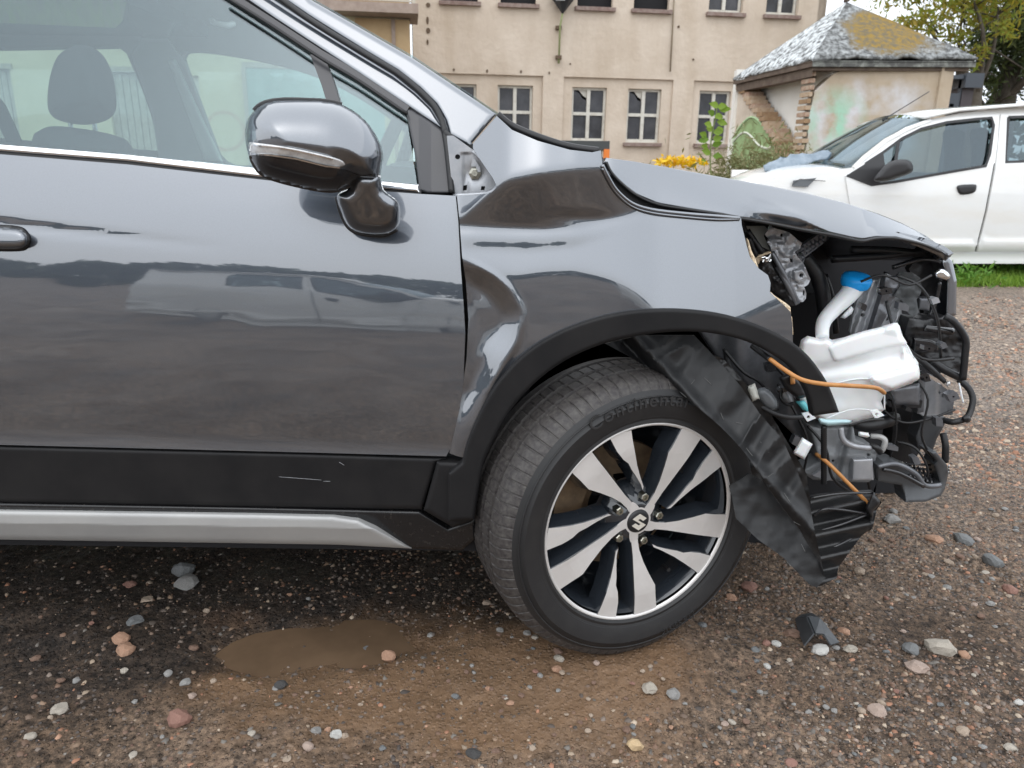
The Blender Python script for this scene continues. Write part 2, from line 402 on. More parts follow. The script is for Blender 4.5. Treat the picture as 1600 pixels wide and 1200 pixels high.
def ground_mat():
    m = bpy.data.materials.new('wet_mud_and_gravel'); m.use_nodes = True; t = m.node_tree; b = t.nodes['Principled BSDF']
    N = t.nodes.new; ln = t.links.new
    tc = N('ShaderNodeTexCoord')
    def noise(sc, det=6, ro=.65):
        n = N('ShaderNodeTexNoise'); n.inputs['Scale'].default_value = sc; n.inputs['Detail'].default_value = det; n.inputs['Roughness'].default_value = ro
        ln(tc.outputs['Object'], n.inputs['Vector']); return n.outputs['Fac']
    def ramp(f, *st):
        r = N('ShaderNodeValToRGB'); e = r.color_ramp.elements
        while len(e) < len(st): e.new(.5)
        for q, (p, c) in zip(e, st): q.position = p; q.color = (*c, 1)
        ln(f, r.inputs['Fac']); return r.outputs['Color']
    def mix(f, a, c, mode='MIX'):
        q = N('ShaderNodeMixRGB'); q.blend_type = mode
        if isinstance(f, float): q.inputs[0].default_value = f
        else: ln(f, q.inputs[0])
        ln(a, q.inputs[1]); ln(c, q.inputs[2]); return q.outputs[0]
    big = ramp(noise(1.1, 5), (.30, (.066, .047, .035)), (.44, (.152, .106, .073)), (.58, (.235, .175, .130)), (.78, (.30, .235, .185)))
    fine = ramp(noise(55, 8, .75), (.36, (.12, .11, .10)), (.5, (.85, .83, .81)), (.64, (1.9, 1.8, 1.68)))
    c = mix(1.0, big, fine, 'MULTIPLY')
    vo = N('ShaderNodeTexVoronoi'); vo.inputs['Scale'].default_value = 95; ln(tc.outputs['Object'], vo.inputs['Vector'])
    hs = N('ShaderNodeSeparateColor'); ln(vo.outputs['Color'], hs.inputs[0])
    pick = ramp(hs.outputs[0], (.70, (0, 0, 0)), (.74, (1, 1, 1)))
    st = ramp(hs.outputs[1], (.0, (.05, .045, .045)), (.3, (.14, .12, .11)), (.6, (.26, .22, .19)), (.8, (.23, .12, .08)), (1., (.38, .35, .31)))
    rnd = ramp(vo.outputs['Distance'], (.30, (1, 1, 1)), (.42, (0, 0, 0)))
    pk = mix(1.0, pick, rnd, 'MULTIPLY')
    c = mix(pk, c, st)
    sp = N('ShaderNodeSeparateXYZ'); ln(tc.outputs['Object'], sp.inputs[0])
    def mth(op, a, b, c_=None):
        q = N('ShaderNodeMath'); q.operation = op
        for i, w_ in enumerate((a, b, c_)):
            if w_ is None: continue
            if isinstance(w_, (int, float)): q.inputs[i].default_value = w_
            else: ln(w_, q.inputs[i])
        return q.outputs[0]
    def sm(v_, a, b):
        q = N('ShaderNodeMapRange'); q.interpolation_type = 'SMOOTHSTEP'; q.inputs[1].default_value = a; q.inputs[2].default_value = b; ln(v_, q.inputs[0]); return q.outputs[0]
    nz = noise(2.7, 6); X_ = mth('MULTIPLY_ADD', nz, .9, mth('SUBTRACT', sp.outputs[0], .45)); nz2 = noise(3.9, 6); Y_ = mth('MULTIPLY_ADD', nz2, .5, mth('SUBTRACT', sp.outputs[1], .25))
    # wet black earth with the shade under the car painted in, brown churned mud in front of it, pale dry dirt towards the white car
    wet_shade = mth('MULTIPLY', mth('MULTIPLY', sm(Y_, 1.42, 1.66), sm(X_, .55, .05)), sm(Y_, 4.2, 3.0))
    wet_shade_left = mth('MULTIPLY', sm(X_, -.50, -.75), sm(Y_, 1.20, 1.40)); wet_shade = mth('MAXIMUM', wet_shade, mth('MULTIPLY', wet_shade_left, .9))
    dx_ = mth('DIVIDE', mth('SUBTRACT', X_, -.10), .60); dy_ = mth('DIVIDE', mth('SUBTRACT', Y_, 1.38), .33)
    mud = sm(mth('ADD', mth('MULTIPLY', dx_, dx_), mth('MULTIPLY', dy_, dy_)), 1.25, .35)
    def rgb(*k):
        q = N('ShaderNodeRGB'); q.outputs[0].default_value = (*k, 1); return q.outputs[0]
    dry = sm(Y_, 1.9, 3.6); c = mix(mth('MULTIPLY', dry, .55), c, mix(1.0, rgb(.33, .28, .24), fine, 'MULTIPLY'))
    soft = ramp(noise(40, 6, .7), (.3, (.72, .72, .72)), (.7, (1.2, 1.2, 1.2)))
    c = mix(mth('MULTIPLY', mud, .86), c, mix(1.0, mix(noise(5, 5), rgb(.245, .145, .080), rgb(.135, .088, .054)), soft, 'MULTIPLY'))
    c = mix(mth('MULTIPLY', wet_shade, .85), c, mix(1.0, rgb(.021, .018, .0165), fine, 'MULTIPLY'))
    org = ramp(noise(2.3, 4), (.60, (0, 0, 0)), (.78, (.4, .4, .4)))
    rg = N('ShaderNodeRGB'); rg.outputs[0].default_value = (.24, .125, .065, 1)
    c = mix(org, c, rg.outputs[0])
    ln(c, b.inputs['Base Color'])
    rr = ramp(noise(3.0, 6), (.35, (.42, .42, .42)), (.65, (.85, .85, .85))); rr = mix(mud, rr, rgb(.36, .36, .36)); ln(rr, b.inputs['Roughness'])
    b.inputs['Specular IOR Level'].default_value = .35
    h = mix(.5, noise(70, 8, .8), rnd); h = mix(mth('MULTIPLY', mud, .8), h, noise(14, 6, .6)); 
    bp = N('ShaderNodeBump'); bp.inputs['Strength'].default_value = 1.0; bp.inputs['Distance'].default_value = .016
    ln(h, bp.inputs['Height']); ln(bp.outputs[0], b.inputs['Normal'])
    return m
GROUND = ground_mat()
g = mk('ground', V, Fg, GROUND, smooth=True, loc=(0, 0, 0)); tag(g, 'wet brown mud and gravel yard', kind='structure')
# muddy puddle water
PUDM = M('muddy_water', (.120, .079, .049), .05, col2=(.17, .112, .069), scale=5, spec=.35, bump=.006, bscale=20)
ring = np.array([(math.cos(a), math.sin(a)) for a in np.linspace(0, 2*math.pi, 48, endpoint=False)])
cx, cy = (pa+pb)[:2]/2
mk_p = mk('puddle_water', [(cx, cy, -.0265)]+[(cx+.62*u, cy+.26*v, -.0265) for u, v in ring], [(0, 1+i, 1+(i+1) % 48) for i in range(48)], PUDM)
tag(mk_p, 'shallow muddy brown puddle in front of the sill', kind='structure')

# ------------------------------------------------------------------ beige plaster building
BD = np.array([math.cos(rad(8)), math.sin(rad(8)), 0]); BN = np.array([math.sin(rad(8)), -math.cos(rad(8)), 0])
def plane_uv(px, py, org, dx):
    d = ray(px, py); n = np.array([dx[1], -dx[0], 0]); t = ((org-CAM)@n)/(d@n); q = CAM+d*t; r = q-org
    return float(r@dx), float(q[2])
B0 = P(900, 260, 18.6); B0[2] = 0
def bu(px, py): return plane_uv(px, py, B0, BD)
def flat(name, poly, org, dx, th, mat, parent, holes=(), off=0., label=None):
    """plate in a vertical plane: (s,z) outline, thickness th going back from 'off' (positive = towards us)"""
    dx = np.asarray(dx, float); n = np.array([dx[1], -dx[0], 0])
    v, f = tri2d(poly, 50, holes, grid=1e3)
    fr = np.array([org+dx*s+np.array([0, 0, z-org[2]])+n*off for s, z in v]); k = len(fr); bk = fr-n*th
    FF = f.tolist()+(f[:, ::-1]+k).tolist()
    for a, b in bedges([tuple(t) for t in f.tolist()]): FF.append((b, a, a+k, b+k))
    return mk(name, np.vstack([fr, bk]), FF, mat, parent, label=label)
def rect(s0, z0, s1, z1): return [(s0, z0), (s1, z0), (s1, z1), (s0, z1)]
bld = empty('plaster_building', B0, 'two storey beige plaster building with broken dark windows behind the cars', 'building')
lows = [(690, 745, 128), (778, 833, 131), (894, 948, 135), (981, 1033, 138), (1092, 1141, 141)]
zs = bu(920, 221)[1]; zt = bu(920, 136)[1]; zu = bu(930, 11)[1]
wl = [(bu(a, t+40)[0], bu(b, t+40)[0]) for a, b, t in lows]
ups = [(690, 747, 5), (782, 838, 8), (902, 957, 10), (990, 1045, 14), (1107, 1160, 18), (1196, 1246, 24)]
wu = [(bu(a, t)[0], bu(b, t)[0]) for a, b, t in ups]
s_l = bu(645, 60)[0]; s_r = bu(1290, 20)[0]
zrec = bu(960, 122)[1]; zp0 = .9
r1 = (s_l+.3, bu(848, 150)[0]); r2 = (bu(880, 150)[0], bu(1051, 150)[0]); r3 = (bu(1082, 160)[0], bu(1082, 160)[0]+3.0)
recs = [rect(a, zp0, b, zrec) for a, b in (r1, r2, r3)]
hup = [rect(a, zu, b, zu+1.55) for a, b in wu]
flat('wall', rect(s_l, -.3, s_r, 7.6), B0, BD, .12, PLASTER, bld, recs+hup)
for (a, b), rc in zip((r1, r2, r3), recs):
    hs = [rect(p, zs, q, zt) for p, q in wl if p > a and q < b]
    flat('recessed_wall', rect(a-.05, zp0-.05, b+.05, zrec+.05), B0, BD, .2, PLASTER, bld, hs, off=-.07)
flat('inner_wall', rect(s_l, -.3, s_r, 7.6), B0, BD, .2, HOLE, bld, off=-1.2)
def win(a, b, z0, z1, depth, panes, rows=2, broken=()):
    fr = []
    w = .055
    n = np.array([BD[1], -BD[0], 0])
    def bar(s0, q0, s1, q1, o0, o1):
        v, f = box_g((s0, -o1, q0), (s1, -o0, q1)); return np.array([B0+BD*x+n*(-y)+np.array([0, 0, z]) for x, y, z in v]), f
    o0, o1 = depth-.07, depth
    fr += [bar(a, z0, a+w, z1, o0, o1), bar(b-w, z0, b, z1, o0, o1), bar(a+w, z0, b-w, z0+w*1.4, o0, o1), bar(a+w, z1-w, b-w, z1, o0, o1)]
    m = (a+b)/2; zm = z0+(z1-z0)*.52
    fr += [bar(m-.04, z0+w*1.4, m+.04, z1-w, o0, o1+.012)]
    if rows == 2:
        fr += [bar(a+w, zm-.035, m-.04, zm+.035, o0, o1+.006), bar(m+.04, zm-.035, b-w, zm+.035, o0, o1+.006)]
    o = mk('window', *join(*fr), WFRAME, bld)
    cells = []
    for i, (p, q) in enumerate(((a+w, m-.04), (m+.04, b-w))):
        for j, (u, v_) in enumerate(((z0+w*1.4, zm-.035), (zm+.035, z1-w)) if rows == 2 else ((z0+w*1.4, z1-w),)):
            cells.append((p, q, u, v_, i, j))
    for p, q, u, v_, i, j in cells:
        if (i, j) in broken:
            flat('pane', [(p, u), (q, u), (q, u+(v_-u)*.55), (p+(q-p)*.7, u+(v_-u)*.62), (p+(q-p)*.45, u+(v_-u)*.86), (p, v_)], B0, BD, .006, PANE, o, off=o0+.03)
            flat('pane', [(q, u+(v_-u)*.66), (q, v_), (p+(q-p)*.4, v_), (p+(q-p)*.75, u+(v_-u)*.75)], B0, BD, .006, WFRAME, o, off=o0+.02)
        else: flat('pane', rect(p, u, q, v_), B0, BD, .006, PANE, o, off=o0+.03)
    return o
def sill(a, b, z, off):
    n = np.array([BD[1], -BD[0], 0]); v, f = box_g((a-.06, -off-.1, z-.09), (b+.06, -off+.08, z-.01))
    mk('sill', np.array([B0+BD*x+n*(-y)+np.array([0, 0, q]) for x, y, q in v]), f, SILLM, bld)
for i, (p, q) in enumerate(wl):
    win(p, q, zs, zt, -.16, PANE, broken=[(0, 1)] if i in (2, 3) else []); sill(p, q, zs, -.07)
for i, (p, q) in enumerate(wu):
    if i in (4, 5): win(p, q, zu, zu+1.55, -.14, PANE)
    else: flat('window', rect(p-.02, zu-.02, q+.02, zu+1.57), B0, BD, .02, HOLE, bld, off=-.22)
    sill(p, q, zu, .0)
flat('side_wall', rect(0, -.3, 8, 7.6), B0+BD*s_r, -BN, .2, PLASTER, bld)
flat('cornice', rect(s_l-.2, 7.6, s_r+.3, 7.85), B0, BD, .6, SOOT, bld, off=.25)
rv = [B0+BD*s+n_*q+np.array([0, 0, z]) for s, q, z, n_ in ((s_l-.2, .3, 7.85, BN), (s_r+.3, .3, 7.85, BN), (s_r+.3, -8, 7.85, BN), (s_l-.2, -8, 7.85, BN), (s_l+3, -4, 10, BN), (s_r-3, -4, 10, BN))]
mk('roof', rv, [(0, 1, 5, 4), (1, 2, 5), (2, 3, 4, 5), (3, 0, 4)], SOOT, bld)
# rusty stains and old fixings
STAIN = M('rusty_fixing', (.13, .09, .06), .9)
for px, py, w, h in ((669, 8, .10, .10), (668, 32, .06, .16), (669, 48, .10, .12), (668, 66, .05, .12), (709, 109, .05, .06), (761, 111, .05, .07), (814, 112, .05, .07), (858, 114, .04, .06), (1060, 42, .06, .06), (891, 100, .04, .04), (1083, 93, .05, .05)):
    s, z = bu(px, py); 
    mk('wall_fixing', *join(*[ (np.array([B0+BD*(s+u*w*.5)+BN*o+np.array([0, 0, z+v*h*.5]) for o in (.004, .018) for u, v in ring[::6]]), [tuple(range(8, 16))[::1], *[(i, (i+1) % 8, 8+(i+1) % 8, 8+i) for i in range(8)]]) ]), STAIN, bld)
RODG = M('green_painted_rod', (.24, .28, .12), .7, col2=(.33, .36, .18), scale=20)
def wallpt(px, py, off):
    s, z = bu(px, py); return B0+BD*s+BN*off+np.array([0, 0, z])
tube('drain_rod', [wallpt(1052, 0, .05), wallpt(1050, 40, .05), wallpt(1046, 112, .05)], .018, M('drain_rod_rust', (.25, .2, .14), .8), bld)
# lantern on its rod
lb = wallpt(876, 24, .22)
lan = empty('wall_lantern', lb, 'dark angular lantern on a thin green rod fixed to the plaster wall', 'lantern')
DKM = M('dark_lantern_metal', (.025, .028, .032), .5)
q = lb
prof = [(0, 0), (.27, .36), (.27, .9), (.05, 1.1)]
V, Fc = lathe_g([(.02, 0), (.26, .30), (.25, .80), (.05, 1.0)], 6, q, np.array([0, 0, 1.0]), BD, BN)
mk('lamp_housing', V, Fc, DKM, lan)
mk('lamp_pane', *box_g(q+np.array([-.17, -.235, .22]), q+np.array([.03, -.205, .4])), M('lamp_pane_dull', (.3, .31, .31), .3), lan)
tube('rod', [wallpt(876, 24, .22), wallpt(873.5, 43, .12), wallpt(872, 100, .08)], .022, RODG, lan)
for py in (44, 90): 
    p_ = wallpt(872, py, .05); mk('bracket', *box_g(p_-[.07, .06, .035], p_+[.07, .06, .035]), STAIN, lan)

# ------------------------------------------------------------------ cream annex on the left (seen above and through the car windows)
A0 = P(500, 260, 14.6); A0[2] = 0
def au(px, py): return plane_uv(px, py, A0, BD)
ax = empty('cream_annex', A0, 'cream walled annex with plank door, netting and balcony seen past the windscreen pillar', 'building')
sa0 = au(-700, 200)[0]; sa1 = au(641, 60)[0]
drs = [(au(176, 200)[0], au(252, 200)[0], au(210, 113)[1]), (au(-40, 200)[0], au(30, 200)[0], au(10, 108)[1])]
tp = (au(388, 150)[0], au(600, 150)[0], au(450, 108)[1]); sw = (au(292, 140)[0], au(312, 140)[0], au(300, 118)[1])
zb = au(590, 27)[1]
flat('wall', rect(sa0, -.3, sa1, zb), A0, BD, .25, CREAM, ax, [rect(a, -.2, b, z) for a, b, z in drs]+[rect(sw[0], sw[2]-.55, sw[1], sw[2])])
ORW = M('ochre_plaster', (.45, .31, .17), .9, col2=(.52, .38, .22), scale=2, bump=.3, bscale=9)
flat('ochre_wall', rect(au(556, 60)[0], au(600, 100)[1], sa1+.0, zb-.03), A0, BD, .2, ORW, ax, off=.04)
flat('corner_strip', rect(au(612, 60)[0], 1.2, au(618, 60)[0], zb-.03), A0, BD, .05, SOOT, ax, off=.07)
flat('side_wall', rect(0, -.3, 4, zb), A0+BD*sa1, -BN, .2, PLASTER, ax)
for a, b, z in drs:
    n = 7; w = (b-a)/n
    dr = flat('plank_door', rect(a, -.2, b, z), A0, BD, .05, WOOD, ax, off=-.14)
    flat('lintel', rect(a-.05, z, b+.05, z+.09), A0, BD, .1, WOOD, dr, off=.03)
    for i in range(n): flat('plank', rect(a+i*w+.008, -.1, a+(i+1)*w-.008, z-.03), A0, BD, .03, WOOD, dr, off=-.10+.008*(i % 2))
flat('window', rect(sw[0], sw[2]-.55, sw[1], sw[2]), A0, BD, .02, WFRAME, ax, off=-.08)
tpl = flat('netting', rect(tp[0], .3, tp[1], tp[2]), A0, BD, .02, TEAL, ax, off=.06)
flat('batten', rect(tp[0]-.05, tp[2], tp[1], tp[2]+.09), A0, BD, .06, WOOD, ax, off=.08)
flat('batten', rect(tp[0]-.07, .3, tp[0], tp[2]), A0, BD, .06, WOOD, ax, off=.09)
# faded graffiti ring on the cream wall
RED = M('faded_red_paint', (.56, .38, .30), .9, col2=(.60, .50, .36), scale=7)
gs, gzv = au(352, 205)
V = []; Fc = []
for i in range(40):
    a = 2*math.pi*i/40
    for r, o in ((.30, .006), (.36, .006)): V.append(A0+BD*(gs+r*math.cos(a))+BN*o+np.array([0, 0, gzv+r*math.sin(a)]))
Fc = [(2*i, 2*((i+1) % 40), 2*((i+1) % 40)+1, 2*i+1) for i in range(40)]
mk('graffiti', V, Fc, RED, ax)
# balcony
zbal = zb
slab = flat('balcony_slab', rect(sa0+8, zbal, sa1+.15, zbal+.16), A0, BD, 1.1, SOOT, ax, off=.5)
bal = empty('balcony_railing', A0+BD*sa1+np.array([0, 0, zbal+.16]), parent=ax)
def rb(s0, z0, s1, z1, off, t, m, nm):
    flat(nm, rect(s0, z0, s1, z1), A0, BD, t, m, bal, off=off)
for i in range(26): rb(sa1-.02-i*.11, zbal+.22, sa1+.0-i*.11, zbal+1.0, .42, .02, RAILM, 'baluster')
rb(sa1-3, zbal+.19, sa1+.1, zbal+.22, .44, .04, RAILM, 'rail'); rb(sa1-3, zbal+1.0, sa1+.1, zbal+1.05, .44, .04, RAILM, 'rail')
rb(sa1-2.9, zbal+.24, sa1-.15, zbal+.55, .36, .02, WOOD, 'board'); rb(sa1+.05, zbal+.16, sa1+.1, zbal+1.05, .45, .05, RAILM, 'post')
flat('upper_wall', rect(sa0+8, zbal+.16, sa1, zbal+3), A0, BD, .2, ORW, ax, off=-.5)

# ------------------------------------------------------------------ ruined hut
HB = np.array([.9995, -.03, 0]); HN = np.array([.17, -.985, 0])
HA = P(1266, 150, 11.5); HA[2] = 0; hw = float((P(1491, 110, 11.45)-HA)@HB); hd, he = 2.35, 2.53
hut = empty('ruined_hut', HA, 'small ruined plaster hut with mossy hipped roof and broken brick wall', 'hut')
def hutmat():
    m = M('hut_plaster', (.42, .335, .24), .9, col2=(.50, .41, .31), scale=2.2, bump=.4, bscale=11, bdist=.02)
    t = m.node_tree; b = t.nodes['Principled BSDF']; N = t.nodes.new; ln = t.links.new
    tc = N('ShaderNodeTexCoord'); n = N('ShaderNodeTexNoise'); n.inputs['Scale'].default_value = 1.9; n.inputs['Detail'].default_value = 8
    ln(tc.outputs['Object'], n.inputs['Vector'])
    sx = N('ShaderNodeSeparateXYZ'); ln(tc.outputs['Object'], sx.inputs[0])
    r = N('ShaderNodeValToRGB'); r.color_ramp.elements[0].position = .43; r.color_ramp.elements[1].position = .60; ln(n.outputs['Fac'], r.inputs[0])
    hz = N('ShaderNodeMapRange'); hz.inputs[1].default_value = 2.42; hz.inputs[2].default_value = 2.2; ln(sx.outputs[2], hz.inputs[0])
    hx = N('ShaderNodeMapRange'); hx.inputs[1].default_value = hw-.15; hx.inputs[2].default_value = hw-.5; ln(sx.outputs[0], hx.inputs[0])
    m1 = N('ShaderNodeMath'); m1.operation = 'MULTIPLY'; ln(r.outputs[0], m1.inputs[0]); ln(hz.outputs[0], m1.inputs[1])
    m2 = N('ShaderNodeMath'); m2.operation = 'MULTIPLY'; ln(m1.outputs[0], m2.inputs[0]); ln(hx.outputs[0], m2.inputs[1])
    src = b.inputs['Base Color'].links[0].from_socket
    mi = N('ShaderNodeMixRGB'); mi.inputs[2].default_value = (.60, .59, .60, 1); ln(src, mi.inputs[1]); ln(m2.outputs[0], mi.inputs[0])
    n2 = N('ShaderNodeTexNoise'); n2.inputs['Scale'].default_value = 2.6; n2.inputs['Detail'].default_value = 6; ln(tc.outputs['Object'], n2.inputs['Vector'])
    d = N('ShaderNodeVectorMath'); d.operation = 'DISTANCE'; d.inputs[1].default_value = (.38, .0, 1.75); ln(tc.outputs['Object'], d.inputs[0])
    dm = N('ShaderNodeMapRange'); dm.inputs[1].default_value = .55; dm.inputs[2].default_value = .15; ln(d.outputs['Value'], dm.inputs[0])
    r2 = N('ShaderNodeValToRGB'); r2.color_ramp.elements[0].position = .42; r2.color_ramp.elements[1].position = .55; ln(n2.outputs['Fac'], r2.inputs[0])
    m3 = N('ShaderNodeMath'); m3.operation = 'MULTIPLY'; ln(dm.outputs[0], m3.inputs[0]); ln(r2.outputs[0], m3.inputs[1])
    mj = N('ShaderNodeMixRGB'); mj.inputs[2].default_value = (.36, .60, .46, 1); ln(mi.outputs[0], mj.inputs[1]); ln(m3.outputs[0], mj.inputs[0])
    ln(mj.outputs[0], b.inputs['Base Color']); return m
HUTM = hutmat()
# front wall with a ragged left edge and a crack
rag = [(.02+.05*random.random(), z) for z in np.linspace(0, he-.35, 14)]
top = [(.30, he-.12), (.5, he-.04), (.7, he)]
flat('front_wall', [(hw, -.2)]+[(hw, he)]+[(hw-.3, he), (1.3, he), ]+top[::-1]+rag[::-1]+[(.02, -.2)], HA, HB, .26, HUTM, hut)
cs = [plane_uv(x, y, HA, HB) for x, y in ((1476, 98), (1474, 112), (1476, 120), (1472, 137), (1473, 146), (1468, 152), (1467, 160), (1463, 172))]
V = []
for i, (s, z) in enumerate(cs):
    w = .010 if i % 2 else .022
    for o in (-w, w): V.append(HA+HB*(s+o)+HN*.004+np.array([0, 0, z]))
mk('crack', V, [(2*i, 2*i+1, 2*i+3, 2*i+2) for i in range(len(cs)-1)], HOLE, hut)
flat('right_wall', rect(0, -.2, hd, he), HA+HB*hw, -HN, .2, HUTM, hut)
flat('back_wall', rect(0, -.2, hw+.3, he+.2), HA-HN*hd-HB*.05, HB, .2, WHITEW, hut)
# left wall: what is left of it, with stepped bricks along the break
LS = HA-HN*hd; LD = HN        # runs from the back corner towards us
brk = [plane_uv(x, y, LS, LD) for x, y in ((1153, 134), (1166, 143), (1172, 155), (1180, 167), (1193, 180), (1200, 195), (1208, 205), (1216, 219), (1222, 236), (1236, 252))]+[(hd, .75)]
brk[0] = (0.0, 2.48)
flat('left_wall', [(0, -.2), (hd, -.2)]+[(a, z) for a, z in brk[::-1]], LS, LD, .24, PLASTER, hut)
lw_n = -BD
for i in range(len(brk)-1):
    (a, z), (b, y) = brk[i], brk[i+1]
    k = max(2, int((z-y)/.08)+1)
    for j in range(k):
        t = (j+.5)/k; s = a+(b-a)*t; zz = z+(y-z)*t
        p_ = LS+LD*s+np.array([0, 0, zz-.02]); w = .09+.03*random.random()
        v, f = box_g((-.03+.02*random.random(), -w, -.034), (.25, w, .034))
        v = np.array([p_+HB*(x-.02)+LD*y_+np.array([0, 0, z_]) for x, y_, z_ in v])
        mk('brick', v, f, BRICKM[random.randrange(3)], hut)
for i in range(26):
    z = .2+i*.092; p_ = HA+np.array([0, 0, z]); w = .10*random.random()
    v, f = box_g((-.01+.03*random.random(), -.01+.02*random.random(), -.03), (.04+w*.8, .24, .03))
    mk('brick', np.array([p_+HB*(x-.04)-HN*y_+np.array([0, 0, z_]) for x, y_, z_ in v]), f, BRICKM[random.randrange(3)], hut)
# green graffiti blob painted on the left wall remnant
GRN = M('green_graffiti', (.30, .42, .20), .8, col2=(.20, .24, .10), scale=5, contrast=(.45, .6))
GRW = M('white_graffiti_line', (.68, .70, .60), .8)
def lwuv(px, py): return plane_uv(px, py, LS, LD)
gp = [lwuv(*c) for c in ((1140, 262), (1143, 235), (1152, 207), (1165, 190), (1175, 184), (1186, 189), (1197, 203), (1206, 212), (1212, 226), (1218, 240), (1222, 262))]
def rel(s, z, o): return LS+LD*s-HB*o+np.array([0, 0, z])
mk('graffiti', [rel(s, z, .006) for s, z in gp], [tuple(range(len(gp)))], GRN, hut)
flat('inner_partition', rect(-.1, -.2, hd-.05, he), LS+HB*.30, LD, .12, WHITEW, hut)
wl_ = [lwuv(*c) for c in ((1146, 222), (1156, 211), (1165, 207), (1174, 212), (1186, 226), (1200, 232), (1208, 228))]
V, Fc = tube_g(curve([rel(s, z, .01) for s, z in wl_], 5, False), .018, 6); mk('graffiti_line', V, Fc, GRW, hut)
gp2 = [lwuv(*c) for c in ((1140, 245), (1143, 233), (1152, 206), (1165, 189), (1175, 183), (1186, 188), (1197, 202), (1206, 211), (1212, 225))]
V, Fc = tube_g(curve([rel(s, z, .01) for s, z in gp2], 5, False), .018, 6); mk('graffiti_line', V, Fc, M('pale_green_line', (.45, .62, .36), .8), hut)
# hipped roof
def roofmat():
    m = bpy.data.materials.new('mossy_roof_felt'); m.use_nodes = True; t = m.node_tree; b = t.nodes['Principled BSDF']; N = t.nodes.new; ln = t.links.new
    b.inputs['Roughness'].default_value = .9
    tc = N('ShaderNodeTexCoord'); n = N('ShaderNodeTexNoise'); n.inputs['Scale'].default_value = 15; n.inputs['Detail'].default_value = 8; n.inputs['Roughness'].default_value = .62
    mp = N('ShaderNodeMapping'); mp.inputs['Scale'].default_value = (1, 1, .45); ln(tc.outputs['Object'], mp.inputs[0]); ln(mp.outputs[0], n.inputs['Vector'])
    r = N('ShaderNodeValToRGB'); e = r.color_ramp.elements; e[0].position = .40; e[0].color = (.07, .07, .068, 1); e[1].position = .74; e[1].color = (.46, .48, .48, 1)
    ln(n.outputs['Fac'], r.inputs[0])
    n2 = N('ShaderNodeTexNoise'); n2.inputs['Scale'].default_value = 3; n2.inputs['Detail'].default_value = 7; ln(tc.outputs['Object'], n2.inputs['Vector'])
    d = N('ShaderNodeVectorMath'); d.operation = 'DISTANCE'; d.inputs[1].default_value = tuple(P(1385, 55, 11.95)-HA); ln(tc.outputs['Object'], d.inputs[0])
    a = N('ShaderNodeMath'); a.operation = 'MULTIPLY_ADD'; a.inputs[1].default_value = -.9; ln(n2.outputs['Fac'], a.inputs[0]); ln(d.outputs['Value'], a.inputs[2])
    dm = N('ShaderNodeMapRange'); dm.inputs[1].default_value = .30; dm.inputs[2].default_value = .0; ln(a.outputs[0], dm.inputs[0])
    r3 = N('ShaderNodeValToRGB'); e = r3.color_ramp.elements; e[0].color = (.26, .165, .03, 1); e[1].color = (.13, .11, .07, 1); e[0].position = .4; e[1].position = .6; ln(n.outputs['Fac'], r3.inputs[0])
    mi = N('ShaderNodeMixRGB'); ln(dm.outputs[0], mi.inputs[0]); ln(r.outputs[0], mi.inputs[1]); ln(r3.outputs[0], mi.inputs[2]); ln(mi.outputs[0], b.inputs['Base Color'])
    bp = N('ShaderNodeBump'); bp.inputs['Strength'].default_value = .6; bp.inputs['Distance'].default_value = .04; ln(n.outputs['Fac'], bp.inputs['Height']); ln(bp.outputs[0], b.inputs['Normal'])
    return m
RF = roofmat(); RFW = roofmat(); RFW.name = 'bleached_roof_felt'
for nd in RFW.node_tree.nodes:
    if nd.type == 'VALTORGB' and abs(nd.color_ramp.elements[1].position-.74) < .01: nd.color_ramp.elements[1].position = .56; nd.color_ramp.elements[1].color = (.66, .69, .70, 1)
E = [G(1270, 90, 2.6), G(1529, 91, 2.62), G(1529, 91, 2.62)-HN*2.6, G(1145, 121, 2.6)]; AP = P(1323, 3, 12.6)
for i in range(4):
    a, b = E[i], E[(i+1) % 4]; V = []; n = 24; m = 14
    for j in range(m+1):
        for k in range(n+1):
            q = (a+(b-a)*k/n)*(1-j/m)+AP*(j/m)
            sag = .05*fbm(N2, np.array(k*.35+i*9), np.array(j*.35), 3)*(1-j/m)
            if i == 3 and j < 2: sag += -.06*abs(math.sin(k*.55))*(1-j/2)
            V.append(q+np.array([0, 0, sag]))
    Fc = [(j*(n+1)+k, j*(n+1)+k+1, (j+1)*(n+1)+k+1, (j+1)*(n+1)+k) for j in range(m) for k in range(n)]
    o = mk('roof_slope', V, Fc, RFW if i == 3 else RF, hut, smooth=True); so = o.modifiers.new('thick', 'SOLIDIFY'); so.thickness = .035; so.offset = -1
    hv = lambda p, dz, io: p+np.array([0, 0, dz])+(np.array([AP[0], AP[1], p[2]])-p)*io
    v = [hv(a, -.035, .01), hv(b, -.035, .01), hv(b, -.115, .01), hv(a, -.115, .01), hv(a, -.035, .05), hv(b, -.035, .05), hv(b, -.115, .05), hv(a, -.115, .05)]
    mk('fascia_board', v, [(0, 1, 2, 3), (7, 6, 5, 4), (0, 4, 5, 1), (3, 2, 6, 7)], FELTE if i == 0 else TIMBER, hut)
    if i in (0, 3):
        bd_ = -.16 if i == 0 else -.24; v = [hv(a, -.12, .05), hv(b, -.12, .05), hv(b, bd_, .05), hv(a, bd_, .05), hv(a, -.12, .2), hv(b, -.12, .2), hv(b, bd_, .2), hv(a, bd_, .2)]
        mk('eaves_beam', v, [(0, 1, 2, 3), (7, 6, 5, 4), (0, 4, 5, 1), (3, 2, 6, 7)], TIMBER, hut)
tube('finial', [AP, AP+np.array([-.03, 0, .12])], [.05, .02], TIMBER, hut)
